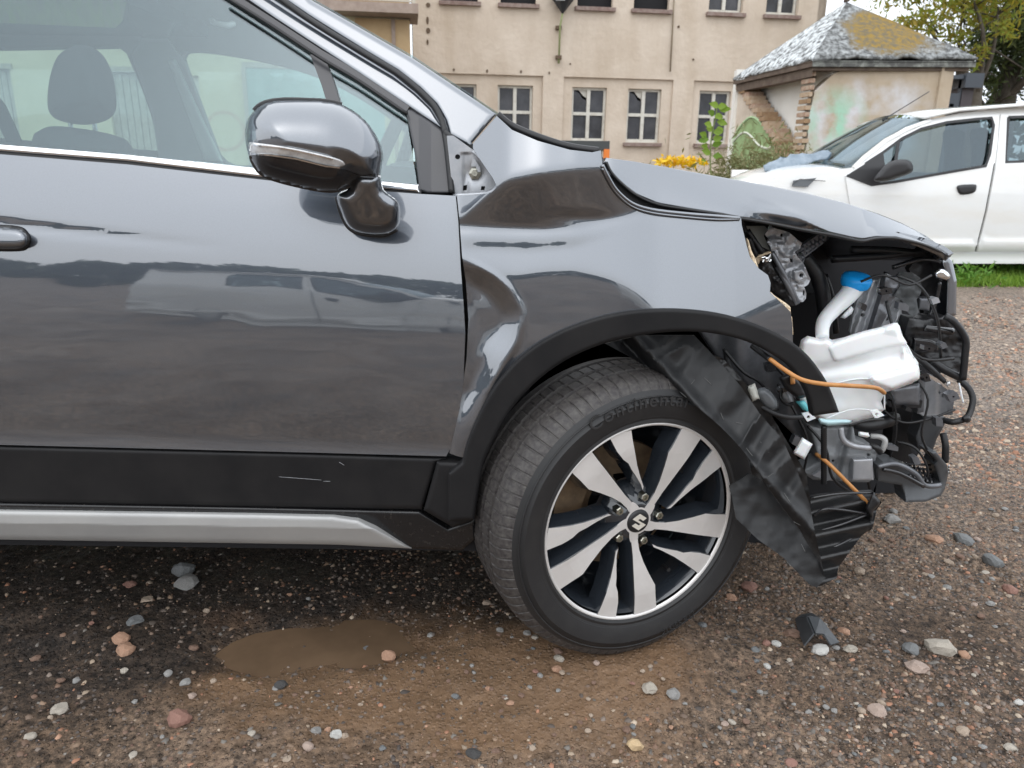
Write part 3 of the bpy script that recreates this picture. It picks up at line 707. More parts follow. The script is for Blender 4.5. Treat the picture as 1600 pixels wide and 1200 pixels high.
mk('ceiling', [E[0]+[0, 0, -.05], E[1]+[0, 0, -.05], E[2]+[0, 0, -.05], E[3]+[0, 0, -.05]], [(0, 1, 2, 3)], HOLE, hut)
# dark metal pump housing behind the hut
pt = P(1510, 118, 13.5)
cab = empty('metal_cabinet', (pt[0], pt[1], 0), 'dark grey metal cabinet with angled hood standing beside the hut', 'cabinet')
CABM = M('dark_blue_grey_steel', (.055, .065, .08), .5)
mk('body', *box_g((pt[0]-.02, pt[1], 0), (pt[0]+.17, pt[1]+.4, pt[2]-.15)), M('cabinet_brown_steel', (.06, .05, .055), .6), cab)
mk('hood', *join(box_g((pt[0]-.05, pt[1]-.1, pt[2]-.2), (pt[0]+.25, pt[1]+.5, pt[2]+.03)), box_g((pt[0]-.25, pt[1]-.05, pt[2]-.06), (pt[0]-.06, pt[1]+.4, pt[2]))), CABM, cab)
mk('pipe', *join(box_g((pt[0]-.25, pt[1], pt[2]-.5), (pt[0]-.05, pt[1]+.2, pt[2]-.28)), box_g((pt[0]-.2, pt[1], 0), (pt[0]-.13, pt[1]+.1, pt[2]-.45)), box_g((pt[0]-.05, pt[1]+.02, pt[2]-.5), (pt[0], pt[1]+.1, pt[2]-.05))), CABM, cab)

# ------------------------------------------------------------------ plants
def leafmat(name, c1, c2, trans=.3):
    m = bpy.data.materials.new(name); m.use_nodes = True; t = m.node_tree; b = t.nodes['Principled BSDF']
    at = t.nodes.new('ShaderNodeAttribute'); at.attribute_name = 'mixv'
    r = t.nodes.new('ShaderNodeValToRGB'); r.color_ramp.elements[0].color = (*c1, 1); r.color_ramp.elements[1].color = (*c2, 1)
    t.links.new(at.outputs['Fac'], r.inputs[0]); t.links.new(r.outputs[0], b.inputs['Base Color']); b.inputs['Roughness'].default_value = .55
    tl = t.nodes.new('ShaderNodeBsdfTranslucent'); mi = t.nodes.new('ShaderNodeMixShader'); mi.inputs[0].default_value = trans
    t.links.new(r.outputs[0], tl.inputs[0]); t.links.new(b.outputs[0], mi.inputs[1]); t.links.new(tl.outputs[0], mi.inputs[2])
    t.links.new(mi.outputs[0], t.nodes['Material Output'].inputs[0]); return m
def leaves(name, cen, size, mat, parent=None, loc=None, ratio=.6, mixv=None, seed=1):
    rg = np.random.default_rng(seed); n = len(cen)
    a = rg.normal(size=(n, 3)); a /= np.linalg.norm(a, axis=1)[:, None]
    b = np.cross(a, rg.normal(size=(n, 3))); b /= np.linalg.norm(b, axis=1)[:, None]
    s = (size*(.6+.8*rg.random(n)))[:, None]
    c = np.cross(a, b)*.12
    V = np.stack([cen-a*s, cen+b*s*ratio*.5+c*s, cen+a*s, cen-b*s*ratio*.5+c*s], 1).reshape(-1, 3)
    base = LOC[parent.name] if parent is not None else np.asarray(loc, float)
    me = bpy.data.meshes.new(name); me.vertices.add(4*n); me.vertices.foreach_set('co', (V-base).ravel())
    me.loops.add(4*n); me.loops.foreach_set('vertex_index', np.arange(4*n)); me.polygons.add(n)
    me.polygons.foreach_set('loop_start', np.arange(0, 4*n, 4)); me.update(calc_edges=True)
    mv = rg.random(n) if mixv is None else mixv
    at = me.attributes.new('mixv', 'FLOAT', 'FACE'); at.data.foreach_set('value', mv.astype(np.float32))
    me.materials.append(mat); o = bpy.data.objects.new(name, me); COL.objects.link(o)
    if parent is not None: o.parent = parent
    else: o.location = base
    LOC[o.name] = base; return o
BARK = M('bark', (.055, .045, .035), .9, col2=(.10, .085, .065), scale=8, bump=.5, bscale=20)
def tree(name, base, trunk_h, blobs, n, size, mat, label, seed, limbs, tr=.22):
    t = empty(name, base, label, 'tree', 'trees behind the white car'); base = np.asarray(base, float); rg = np.random.default_rng(seed)
    gs = [tube_g([base, base+[.05, 0, trunk_h*.5], base+[-.02, .05, trunk_h]], [tr, tr*.8, tr*.6], 9)]
    for l_ in limbs:
        e = np.array(l_, float); s = base+[0, 0, trunk_h*(.55+.4*rg.random())]; m = (s+e)/2+rg.normal(size=3)*.2
        gs.append(tube_g(curve([s, m, e], 5, False), np.linspace(tr*.38, .015, 11), 6))
        for _ in range(5):
            k = s+(e-s)*(.35+.6*rg.random()); gs.append(tube_g([k, k+rg.normal(size=3)*[.6, .5, .5]+[0, 0, .3]], [.022, .006], 5))
    mk('trunk', *join(*gs), BARK, t, smooth=True)
    cen = []; w = np.array([b[3]*b[4]*b[5]*b[6] for b in blobs]); w = w/w.sum()
    for b, k in zip(blobs, (w*n).astype(int)):
        cl = rg.normal(size=(max(6, k//45), 3)); cl /= np.linalg.norm(cl, axis=1)[:, None]; cl *= (rg.random(len(cl))**.4)[:, None]
        pick = cl[rg.integers(len(cl), size=k)]; q = pick+rg.normal(size=(k, 3))*.14
        cen.append(np.array(b[:3])+q*np.array(b[3:6]))
    leaves('crown', np.vstack(cen), size, mat, t, seed=seed); return t
def at(px, py, Y): return P(px, py, Y)
YL = leafmat('autumn_leaves', (.34, .25, .03), (.24, .32, .05), .55); DL = leafmat('dark_leaves', (.025, .045, .015), (.09, .115, .03), .25)
def bl(px, py, Y, rx, ry, rz, w=1.): 
    q = P(px, py, Y); return (q[0], q[1], q[2], rx, ry, rz, w)
tb = P(1500, 300, 17.0); tb[2] = .05
tree('autumn_tree', tb, 3.2, [bl(1440, 10, 17, 1.1, 1.0, .9, .8), bl(1415, 25, 16.6, .5, .5, .4, .8), bl(1490, -60, 17, 1.6, 1.3, 1.2, .7), bl(1505, 50, 17, .55, .6, .8, .7), bl(1515, 68, 16.6, .45, .4, .55, 1.6), bl(1455, 42, 17, .3, .3, .25, .6), bl(1570, -30, 17, 1.3, 1., .8), bl(1590, 25, 16.5, .7, .6, .5, .8)],
     5200, .075, YL, 'yellowing sparse maple tree rising over the hut roof', 5, [P(1440, 20, 17), P(1490, -60, 17), P(1506, 0, 16.9), P(1460, 40, 17.1), P(1560, 10, 16.8)], .16)
tb = P(1545, 300, 19.0); tb[2] = .05
tree('dark_tree', tb, 3.6, [bl(1560, 70, 19, 1.0, 1., 1.0, 1.3), bl(1600, 50, 19, 1.3, 1.2, 1.2), bl(1545, 125, 19, .55, .6, .8, 1.2), bl(1620, -20, 19, 1.6, 1.4, 1.2), bl(1535, 85, 18.8, .6, .5, .5, 1.1), bl(1590, 120, 19, .6, .5, .45, .7), bl(1680, 60, 19, 1.6, 1.2, 1.7), bl(1585, 160, 19, .35, .4, .2, .5)],
     13000, .085, DL, 'dense dark green tree at the right behind the white car', 6, [P(1560, 60, 19), P(1600, 60, 19), P(1535, 120, 19), P(1620, 10, 19)], .3)
# far hedge line that closes the horizon all round
FAR = leafmat('far_wood_leaves', (.035, .05, .02), (.07, .085, .03), .1)
def wood(n, seed, y0, x0, x1, hmax, name, label):
    rg = np.random.default_rng(seed); x = rg.uniform(x0, x1, n)
    h = hmax*(.62+.75*fbm(N1, x*.09+seed, x*0+2., 4)); z = h*rg.random(n)**.7
    cen = np.stack([x, y0+rg.uniform(-1.5, 1.5, n), z], 1)
    o = leaves(name, cen, .42, FAR, loc=((x0+x1)/2, y0, 0), ratio=1.2, seed=seed); tag(o, label, kind='stuff')
wood(16000, 3, -34, -70, 70, 6.5, 'far_wood', 'dark line of far trees mirrored in the car door')
wood(5000, 4, 60, 20, 120, 5.0, 'hedgerow', 'low far hedgerow on the horizon behind the yard')
# sapling
sp = P(1112, 290, 9.0); sp[2] = .08
sap = empty('sapling', sp, 'slender leafy sapling standing in front of the plaster building windows', 'sapling')
SAPL = leafmat('sapling_leaves', (.13, .24, .02), (.22, .33, .03), .4)
st = [P(1112, 300, 9), P(1110, 250, 9), P(1112, 210, 9), P(1118, 185, 9), P(1120, 168, 9)]
tube('stem', curve(st, 4, False), .008, M('sapling_stem', (.16, .2, .06), .7), sap)
def leafmesh(p, d, s, w, mat, parent, mv):
    d = np.array(d, float); d /= np.linalg.norm(d); sd_ = np.cross(d, [0, -1, .35]); sd_ /= np.linalg.norm(sd_); nn = np.cross(sd_, d)
    prof = [(0, .0), (.2, .7), (.45, 1.), (.75, .6), (1, 0)]
    V = []
    for t, k in prof: V += [p+d*s*t+sd_*w*k*.5+nn*w*.18*k, p+d*s*t-nn*.25*s*t*t*.3, p+d*s*t-sd_*w*k*.5+nn*w*.18*k]
    Fc = []
    for i in range(4): Fc += [(3*i, 3*i+1, 3*i+4, 3*i+3), (3*i+1, 3*i+2, 3*i+5, 3*i+4)]
    o = mk('leaf', V, Fc, mat, parent, smooth=True)
    a = o.data.attributes.new('mixv', 'FLOAT', 'FACE'); a.data.foreach_set('value', [mv]*len(Fc)); return o
for i, (px, py, dx) in enumerate([(1119, 167, -1), (1125, 168, 1), (1112, 180, -1), (1128, 172, 1), (1120, 182, 1), (1108, 197, -1), (1124, 190, 1), (1107, 200, 1), (1118, 207, 1), (1100, 214, -1), (1122, 205, 1), (1104, 218, -1), (1118, 219, 1), (1102, 232, -1), (1116, 228, 1), (1106, 241, -1), (1118, 243, 1), (1100, 255, -1)]):
    leafmesh(P(px-dx*4, py, 9+.05*random.uniform(-1, 1)), (dx, random.uniform(-.8, .4), random.uniform(-.3, .5)), .10+.03*random.random(), .085, SAPL, sap, random.random())
# yellow flowers, weeds
fl = P(1062, 285, 8.5); fl[2] = .05
fb = empty('flowering_shrub', fl, 'low shrub of bright yellow flowers beyond the grey hood', 'shrub')
YF = leafmat('yellow_petals', (.75, .42, .0), (.85, .58, .02), .3)
rg = np.random.default_rng(9); cc = np.vstack([P(px, py, 8.5)+rg.normal(size=(46, 3))*[.065, .09, .022] for px, py in ((1040, 254), (1052, 250), (1064, 255), (1076, 250), (1084, 255))])
leaves('blossom', cc, .035, YF, fb, ratio=.9, seed=2)
leaves('foliage', fl+np.array([0, 0, .5])+rg.normal(size=(700, 3))*[.22, .15, .25], .05, leafmat('shrub_green', (.10, .12, .03), (.18, .17, .05), .3), fb, seed=3)
WG = leafmat('weed_green', (.16, .17, .06), (.26, .24, .11), .3)
for i, (px, py, rx, n, lab) in enumerate([(1188, 246, .50, 3600, 'bushy brownish weeds in front of the green graffiti'), (1128, 262, .25, 900, 'low weeds around the foot of the sapling'), (1228, 240, .12, 420, 'small green weed growing on the broken bricks')]):
    Yw = 10.0 if i < 2 else 11.0
    q = P(px, py, Yw); b0 = np.array([q[0], q[1], .05]); w = empty('weed_bush', b0, lab, 'weeds', 'weeds by the ruined hut')
    hgt = q[2]-.05
    cen = np.stack([q[0]+rg.normal(size=n)*rx*.55, q[1]+rg.normal(size=n)*.2, .05+hgt*(rg.random(n)**.8)*(1+.25*rg.normal(size=n)*.6)], 1)
    leaves('foliage', cen, .06, WG, w, ratio=.35, seed=20+i)
    mk('stem', *join(*[tube_g([b0+[u, v, 0], b0+[u*1.3, v, hgt*(.7+.5*random.random())]], [.006, .002], 5) for u, v in rg.normal(size=(12, 2))*[rx*.5, .1]]), M('weed_stalk', (.25, .22, .12), .8), w)
# grass strip by the white car
GR = leafmat('grass_blades', (.15, .27, .03), (.27, .42, .06), .45)
def grass(n, x0, x1, y0, y1, h, name, label, seed):
    rg = np.random.default_rng(seed); x = rg.uniform(x0, x1, n); y = rg.uniform(y0, y1, n); z = gz(x, y)
    hh = h*(.5+rg.random(n)); a = rg.uniform(0, 6.28, n); w = .004+.004*rg.random(n)
    base = np.stack([x, y, z], 1); d = np.stack([np.cos(a), np.sin(a), 0*a], 1); l_ = np.stack([rg.normal(size=n)*.35, rg.normal(size=n)*.35, np.ones(n)], 1)
    V = np.stack([base-d*w[:, None], base+d*w[:, None], base+l_*hh[:, None]], 1).reshape(-1, 3)-[x0, y0, 0]
    me = bpy.data.meshes.new(name); me.from_pydata(V.tolist(), [], np.arange(3*n).reshape(-1, 3).tolist()); me.materials.append(GR)
    t = me.attributes.new('mixv', 'FLOAT', 'FACE'); t.data.foreach_set('value', rg.random(n).astype(np.float32))
    o = bpy.data.objects.new(name, me); COL.objects.link(o); o.location = (x0, y0, 0); tag(o, label, kind='stuff')
gq = G(1500, 448, .15)
grass(16000, gq[0]-.5, gq[0]+3.4, gq[1], gq[1]+1.1, .07, 'grass', 'bright green grass strip at the edge of the yard', 5)
grass(9000, -9, 12, 8.5, 12, .22, 'tall_grass', 'rough grass in front of the buildings', 6)
WL = leafmat('nettle_green', (.09, .23, .03), (.20, .38, .06), .45)
for i, (px, py, hh, lab) in enumerate([(1512, 428, .16, 'leafy green weed at the grass edge nearest the grey bumper'), (1545, 420, .2, 'broad green weed below the white sill, between two others'), (1583, 412, .26, 'tallest green weed in the grass under the white car'), (1620, 420, .22, 'green weed by the right picture edge')]):
    b0 = G(px, py+16, .15); w = empty('weed', b0, lab, 'weed', 'green weeds under the white car')
    n = 150; cen = b0+np.stack([rg.normal(size=n)*.10, rg.normal(size=n)*.08, hh*rg.random(n)], 1)
    leaves('foliage', cen, .035, WL, w, ratio=.55, seed=40+i)

# ------------------------------------------------------------------ white car
YW = 6.5
wc0 = P(1500, 410, YW); wc0 = np.array([wc0[0], YW+.8, .16])
wcar = empty('white_hatchback', wc0, 'white five door hatchback parked side on behind the crumpled grey hood', 'car')
BTRIM = M('white_car_black_trim', (.025, .025, .027), .5); WGL = glass('white_car_glass', (.45, .52, .53), 1.95)
def Dw(x, y):
    x = np.asarray(x, float); y = np.asarray(y, float)
    t = (y-262)/(408-262)
    return YW+.015+np.where(t < 0, -t*.30, 0)-.03*np.sin(np.clip(t, 0, 1)*math.pi)+.05*np.clip(t-.9, 0, 1)+.018*np.exp(-((t-.93)/.05)**2)-.02*np.exp(-((t-.83)/.05)**2)
def dw(o): return lambda x, y: Dw(x, y)+o
A_ = [(1332, 262), (1352, 244), (1385, 218), (1420, 199), (1455, 186), (1500, 177), (1550, 171), (1600, 168), (1700, 166), (1800, 170), (1880, 185)]
win1 = [(1324, 274), (1352, 256), (1380, 238), (1410, 216), (1440, 201), (1480, 191), (1525, 186), (1550, 184), (1553, 195), (1547, 240), (1541, 259), (1460, 273), (1400, 284), (1362, 289)]
win2 = [(1576, 183), (1640, 181), (1700, 182), (1730, 200), (1740, 240), (1700, 248), (1572, 253)]
door1 = [(1321, 275)]+[(1352, 251), (1380, 232), (1410, 211), (1440, 196), (1480, 186), (1525, 181), (1561, 179), (1559, 220), (1554, 255), (1540, 330), (1524, 393), (1430, 393), (1345, 393), (1330, 330)]
sl_b = 393
panel('front_door', door1, dw(-.004), WPAINT, wcar, .02, 10, [win1])
door2 = [(1564, 179), (1640, 176), (1700, 177), (1745, 200), (1760, 255), (1740, 330), (1690, 393), (1527, 393), (1543, 330), (1557, 255)]
panel('rear_door', door2, dw(-.004), WPAINT, wcar, .02, 10, [win2])
side = A_+[(1915, 260), (1925, 330), (1915, 400), (1330, 408), (1210, 408), (1170, 395), (1162, 330), (1172, 292), (1215, 276), (1280, 268)]
ah = lambda cx, cy, r: [(cx+r*math.cos(a), cy-r*math.sin(a)) for a in np.linspace(0, 2*math.pi, 24, endpoint=False)]
door_hole = [(x, y) for x, y in [(1326, 277), (1352, 254), (1440, 199), (1525, 183), (1700, 180), (1743, 240), (1700, 380), (1360, 380)]]
panel('body_side', side, dw(.012), WPAINT, wcar, .02, 12, [win1, win2])
panel('sill', [(1330, 396), (1880, 396), (1880, 412), (1330, 412)], dw(-.012), WPAINT, wcar, .04, 12)
panel('door_glass', win1, dw(.022), WGL, wcar, .004, 14); panel('door_glass', win2, dw(.022), WGL, wcar, .004, 14)
def strip(poly, w, D, mat, parent, nm, th=.006):
    p = np.asarray(poly, float); t = np.gradient(p, axis=0); t /= np.linalg.norm(t, axis=1)[:, None]; n = np.stack([-t[:, 1], t[:, 0]], 1)*w/2
    return panel(nm, np.vstack([p+n, (p-n)[::-1]]), D, mat, parent, th, 8)
w1c = np.array(win1+win1[:1]); strip(w1c[1:], 4, dw(-.008), BTRIM, wcar, 'window_trim'); strip(np.array(win2+win2[:1]), 4, dw(-.008), BTRIM, wcar, 'window_trim')
panel('mirror_patch', [(1322, 275), (1352, 256), (1380, 238), (1386, 280), (1362, 291)], dw(-.01), BTRIM, wcar, .01, 8)
strip([(1404, 222), (1400, 250), (1396, 280)], 5, dw(-.006), BTRIM, wcar, 'window_divider')
m_ = puff('wing_mirror', curve(L(crop(1100, 0, 2.728), (735, 745), (790, 690), (860, 680), (888, 700), (885, 735), (820, 760), (770, 775), (725, 770)), 3), YW-.13, .06, BTRIM, wcar, R=8, step=3)
h_ = puff('door_handle', curve([(1495, 293), (1500, 289), (1522, 288), (1526, 291), (1524, 299), (1516, 303), (1500, 304)], 3), YW-.012, .02, BTRIM, wcar, R=5, step=2)
strip([(1524, 393), (1540, 330), (1554, 255)], 1.2, dw(-.006), RUBBER, wcar, 'door_seam', .003)
# bonnet, windscreen, roof
def X_at(px): return float(P(px, 262, YW)[0])
xb, xf = X_at(1335), X_at(1205)
def loft(name, rows, mat, smooth=True, th=.02):
    V = []; n = len(rows[0])
    for r in rows: V += list(r)
    Fc = [(i*n+j, i*n+j+1, (i+1)*n+j+1, (i+1)*n+j) for i in range(len(rows)-1) for j in range(n-1)]
    o = mk(name, V, Fc, mat, wcar, smooth=smooth); s = o.modifiers.new('thick', 'SOLIDIFY'); s.thickness = th; return o
zh = float(P(1335, 264, YW)[2])
rows = []
for t in np.linspace(0, 1, 12):
    r = []
    for u in np.linspace(0, 1, 15):
        c = 4*u*(1-u); x = xb-.10*c-(xb-xf-.03)*t-.10*c*t; z = zh+.05*c*(1-.3*t)-.03*t-.16*t**3-.02*(1-c)**4
        r.append((x, YW+.05+1.5*u, z))
    rows.append(r)
loft('hood', rows, WPAINT)
rows = [[(rows[-1][j][0]-.03*k-.03*min(k, 1), rows[-1][j][1], rows[-1][j][2]-.15*k) for j in range(15)] for k in range(5)]
loft('front_bumper', rows, WPAINT)
xr = X_at(1455); zr = float(P(1455, 186, YW+.2)[2])
rows = []
for t in np.linspace(0, 1, 10):
    r = []
    for u in np.linspace(0, 1, 13):
        c = 4*u*(1-u); ins = .06+.12*t
        r.append((xb-.09*c*(1-.5*t)+(xr-xb)*t-.0, YW+ins+(1.6-2*ins)*u, zh+.03*c+(zr-zh+.0)*t+.025*math.sin(t*math.pi)+.03*c*t))
    rows.append(r)
loft('windscreen', rows, WGL, th=.006)
strip([(1335, 262), (1352, 245), (1385, 219), (1420, 200), (1455, 187)], 5, lambda x, y: Dw(x, y)-.004, WPAINT, wcar, 'front_pillar', .03)
rows = []
xs_ = [X_at(p) for p in (1448, 1500, 1600, 1700, 1800, 1880)]
zs_ = [float(P(p, q, YW+.2)[2]) for p, q in ((1448, 187), (1500, 175), (1600, 167), (1700, 166), (1800, 170), (1880, 185))]
for x, z in zip(xs_, zs_):
    rows.append([(x, YW+.15+1.3*u, z+.035*4*u*(1-u)) for u in np.linspace(0, 1, 11)])
loft('roof', rows, WPAINT)
rows = [[(x, YW+1.45+.1*u, zs_[0]-.9*u*1.3) for u in np.linspace(0, 1, 5)] for x in (X_at(1400), X_at(1900))]
mk('far_body_side', *box_g((xf+.1, YW+1.5, .35), (X_at(1900), YW+1.55, zh-.02)), WPAINT, wcar)
mk('floor_pan', *box_g((xf+.05, YW+.12, .30), (X_at(1900), YW+1.5, .42)), HOLE, wcar)
mk('dashboard', *box_g((xb+.1, YW+.2, .6), (xb+.45, YW+1.45, zh-.06)), BTRIM, wcar)
strip([(1290, 283), (1250, 280), (1238, 288)], 1, dw(-.02), BTRIM, wcar, 'bonnet_gap', .003)
hl = panel('headlamp', [(1240, 282), (1276, 278), (1262, 292), (1238, 291)], dw(-.016), M('headlamp_dark', (.10, .11, .12), .2), wcar, .01, 6)
SEATG = M('grey_seat_cloth', (.05, .055, .065), .9)
for px, py, Y in ((1490, 220, YW+.45), (1532, 218, YW+.5), (1495, 222, YW+1.15)):
    q = curve([(px-17, py-8), (px-12, py-17), (px+8, py-18), (px+14, py-6), (px+10, py+22), (px+16, py+46), (px-14, py+46), (px-14, py+20)], 3)
    puff('seat', q, Y, .15, SEATG, wcar, R=14, step=5)
tube('steering_wheel', [P(1388, 238, YW+.5)+np.array([.06*math.sin(a), .17*math.cos(a), .16*math.sin(a)]) for a in np.linspace(0, 6.28, 20)], .013, BTRIM, wcar)
pxtube('antenna', [(1379, 188, YW+.7), (1400, 175, YW+.7), (1452, 143, YW+.7)], [.012]+[.005]*5+[.004]*5, BTRIM, wcar, k=5)
def wheel_simple(cx, cz, Y, parent, r=.29):
    c = np.array([cx, Y, cz]); V, Fc = lathe_g([(.17, -.02), (.20, 0), (r-.05, -.01), (r-.01, .01), (r, .05), (r, .15), (.17, .16)], 40, c, np.array([0, 1.0, 0]), np.array([1.0, 0, 0]), np.array([0, 0, 1.0]))
    o = mk('wheel', V, Fc, TYRE, parent, smooth=True); V, Fc = lathe_g([(.01, -.01), (.08, -.012), (.17, -.02), (.18, .02)], 30, c, np.array([0, 1.0, 0]), np.array([1.0, 0, 0]), np.array([0, 0, 1.0]))
    mk('hub_cap', V, Fc, SILVER, o, smooth=True)
for cx in (X_at(1250), X_at(1790)):
    for Y in (YW+.02, YW+1.4): wheel_simple(cx, .45, Y, wcar)
# crumpled rag on the white bonnet
RAG = M('blue_grey_cloth', (.20, .25, .30), .9, col2=(.30, .35, .40), scale=9)
rgp = np.array(L(crop(1100, 0, 2.728), (248, 735), (320, 700), (400, 685), (470, 678), (520, 668), (548, 685), (540, 705), (480, 712), (400, 738), (330, 758), (255, 757)))
def bz(px): return YW+.55
Vr, Fr = tri2d(rgp, 5, grid=4); 
pr = P(Vr[:, 0], Vr[:, 1], YW+.5+(278-Vr[:, 1])*.006)
pr = pr+np.stack([0*pr[:, 0], -.05*np.abs(fbm(N1, Vr[:, 0]*.11, Vr[:, 1]*.2, 3)), .05+.03*fbm(N2, Vr[:, 0]*.15, Vr[:, 1]*.25, 3)], 1)
o = mk('cloth', pr, Fr, RAG, smooth=True); o.modifiers.new('thick', 'SOLIDIFY').thickness = .012
tag(o, 'crumpled blue grey cloth lying on the white hood', 'cloth')
# two more cars are parked behind the photographer and show as pale streaks in the grey door
def copy_tree(o, parent=None):
    c = o.copy(); COL.objects.link(c)
    if parent is not None: c.parent = parent
    for ch in list(o.children): copy_tree(ch, c)
    return c
for x_, y_, rz_, lab in ((-2.0, -6.2, 183, 'pale hatchback mirrored in the middle of the grey front door'), (3.6, -7.0, 178, 'pale hatchback mirrored in the crumpled wing')):
    c_ = copy_tree(wcar); c_.location = (x_, y_, -.15); c_.rotation_euler = (0, 0, rad(rz_)); c_['label'] = lab; c_['group'] = 'cars parked across the yard'
wcar['group'] = 'cars parked across the yard'
# orange machine far off
mq = P(945, 248, 11.0); mac = empty('utility_machine', (mq[0], mq[1], 0), 'dark roofed utility machine with orange post beyond the grey hood', 'vehicle')
mk('cab_roof', *box_g((mq[0]-.62, mq[1], mq[2]+.12), (mq[0]+.06, mq[1]+.8, mq[2]+.24)), M('cab_dark', (.05, .055, .055), .5), mac)
mk('cab_post', *box_g((mq[0]-.02, mq[1]-.03, .4), (mq[0]+.06, mq[1]+.05, mq[2]+.13)), M('orange_paint', (.75, .20, .03), .5), mac)
mk('cab_window', *box_g((mq[0]-.5, mq[1]+.05, .5), (mq[0]-.04, mq[1]+.09, mq[2]+.11)), PANE, mac)
mk('cab_body', *box_g((mq[0]-.6, mq[1]+.1, 0.1), (mq[0]+.02, mq[1]+.8, .6)), M('machine_body', (.6, .18, .03), .5), mac)

# ------------------------------------------------------------------ the damaged grey car
car = empty('damaged_car', (-.6, 2.3, 0), 'dark grey crossover with crumpled front wing and torn open nose', 'car')
def ytop(x): return 243+.097*np.asarray(x, float)
def ybot(x): return 697+.029*np.asarray(x, float)
_t = np.linspace(-.3, 1.5, 361)
_a = np.interp(_t, [-.3, -.1, 0, .08, .2, .29, .36, .46, .58, .75, .93, .97, 1.0, 1.5], [.40, .36, .33, .29, .20, .135, .088, .060, .035, .012, -.02, .10, .16, .0])
_D = -np.concatenate([[0], np.cumsum((_a[1:]+_a[:-1])/2*np.diff(_t))])*.53
_D = _D-np.interp(.6, _t, _D)+1.405
def Dd(x, y):
    x = np.asarray(x, float); y = np.asarray(y, float)
    t = (y-ytop(x))/(ybot(x)-ytop(x)); d = np.interp(t, _t, _D)
    # handle-height crease that fades out forwards
    yc = 350+.105*x; fade = np.clip(1-(x+60)/420, 0, 1)
    d = d+.0042*fade*np.exp(-((y-yc)/9)**2)
    d = d+.0003*fbm(N3, x*.011+4, y*.010+2, 2)+.00022*fbm(N2, x*.006+3, y*.040, 2)
    return d
def rbf(pts):
    p = np.array(pts, float); q = p[:, :2]/100; n = len(q)
    def k(r2): return .5*r2*np.log(r2+1e-9)
    r2 = ((q[:, None]-q[None])**2).sum(2); A = np.zeros((n+3, n+3)); A[:n, :n] = k(r2)+np.eye(n)*1e-3
    A[:n, n] = 1; A[:n, n+1:] = q; A[n, :n] = 1; A[n+1:, :n] = q.T
    w = np.linalg.solve(A, np.concatenate([p[:, 2], np.zeros(3)]))
    def f(x, y):
        s = np.shape(x); X = np.stack([np.ravel(x), np.ravel(y)], 1)/100
        out = np.zeros(len(X))
        for i in range(0, len(X), 4000):
            c = X[i:i+4000]; r2 = ((c[:, None]-q[None])**2).sum(2); out[i:i+4000] = k(r2)@w[:n]+w[n]+c@w[n+1:]
        return out.reshape(s)
    return f
FEND = [(715, 310, 22), (725, 345, 25), (775, 185, 68), (740, 228, 42), (800, 208, 58), (860, 226, 54), (937, 240, 56), (775, 300, 14), (790, 268, 17), (850, 262, 15), (905, 256, 20), (945, 262, 34),
        (785, 300, 30), (760, 345, 42), (720, 350, 30), (820, 310, 34), (880, 305, 35), (850, 346, 49), (910, 348, 50), (925, 310, 34), (965, 330, 44), (990, 350, 40),
        (730, 370, 20), (790, 369, 24), (850, 370, 29), (930, 372, 32), (730, 396, 10), (800, 400, 13), (860, 396, 18), (950, 390, 23), (1010, 380, 30), (1040, 338, 48), (1100, 343, 52), (1158, 347, 54),
        (1100, 380, 30), (1160, 390, 32), (1190, 425, 27), (1000, 412, 14), (1100, 420, 15), (900, 425, 5), (850, 435, 3), (1000, 450, 3), (1100, 460, 4), (1200, 470, 18), (1180, 500, 12), (1230, 515, 24), (1100, 485, 1),
        (900, 470, -4), (850, 490, -5), (1000, 480, -3), (800, 550, -4), (770, 600, -2), (740, 660, 2), (715, 705, 8), (722, 640, 12), (728, 560, 18), (728, 500, 20), (724, 430, 15),
        (745, 420, 25), (770, 460, 28), (752, 500, 33), (765, 540, 24), (748, 590, 15), (790, 455, 6), (812, 490, -4), (806, 530, -5), (800, 425, 7), (775, 410, 12), (785, 515, 7), (830, 460, -2)]
_fr = rbf(FEND)

# wing: tilt of the sheet metal (positive = leaning back, facing the sky) followed down the panel, then summed up to a shape
_gx = np.arange(690, 1260, 3.0); _gy = np.arange(160, 740, 1.5); _GX, _GY = np.meshgrid(_gx, _gy)
def _ln(*p): p = np.array(p, float); return np.interp(_gx, p[:, 0], p[:, 1])
def _sg(c, w): return 1/(1+np.exp(-np.clip((_GY-c[None])/w, -40, 40)))
def _sm(v, k=9):
    kk = np.hanning(k+2)[1:-1]; kk /= kk.sum(); return np.convolve(np.pad(v, k//2, mode='edge'), kk, 'valid')
y1 = _sm(_ln((690, 345), (722, 338), (760, 304), (790, 280), (850, 268), (900, 261), (945, 259), (968, 288), (990, 318), (1010, 330)))
y2 = _sm(_ln((690, 352), (760, 356), (850, 359), (905, 355), (950, 344), (985, 336), (1010, 331)))
yl0 = _sm(_ln((690, 372), (740, 371), (830, 371), (900, 366), (975, 360))); yl1 = _sm(_ln((690, 388), (740, 391), (830, 394), (900, 388), (975, 362)))
y5 = _sm(_ln((690, 400), (740, 412), (800, 428), (850, 420), (900, 419), (950, 430), (985, 446), (1010, 468), (1035, 495), (1070, 515), (1110, 515), (1150, 500), (1200, 478), (1250, 455)), 19)
dmp = _sm(_ln((690, 1), (935, 1), (985, .7), (1070, 0)), 21); lns = _sm(_ln((690, 0), (735, 1), (900, 1), (975, 0)))
up_ = _sm(_ln((690, .50), (800, .46), (945, .46), (1000, .42), (1240, .40)))
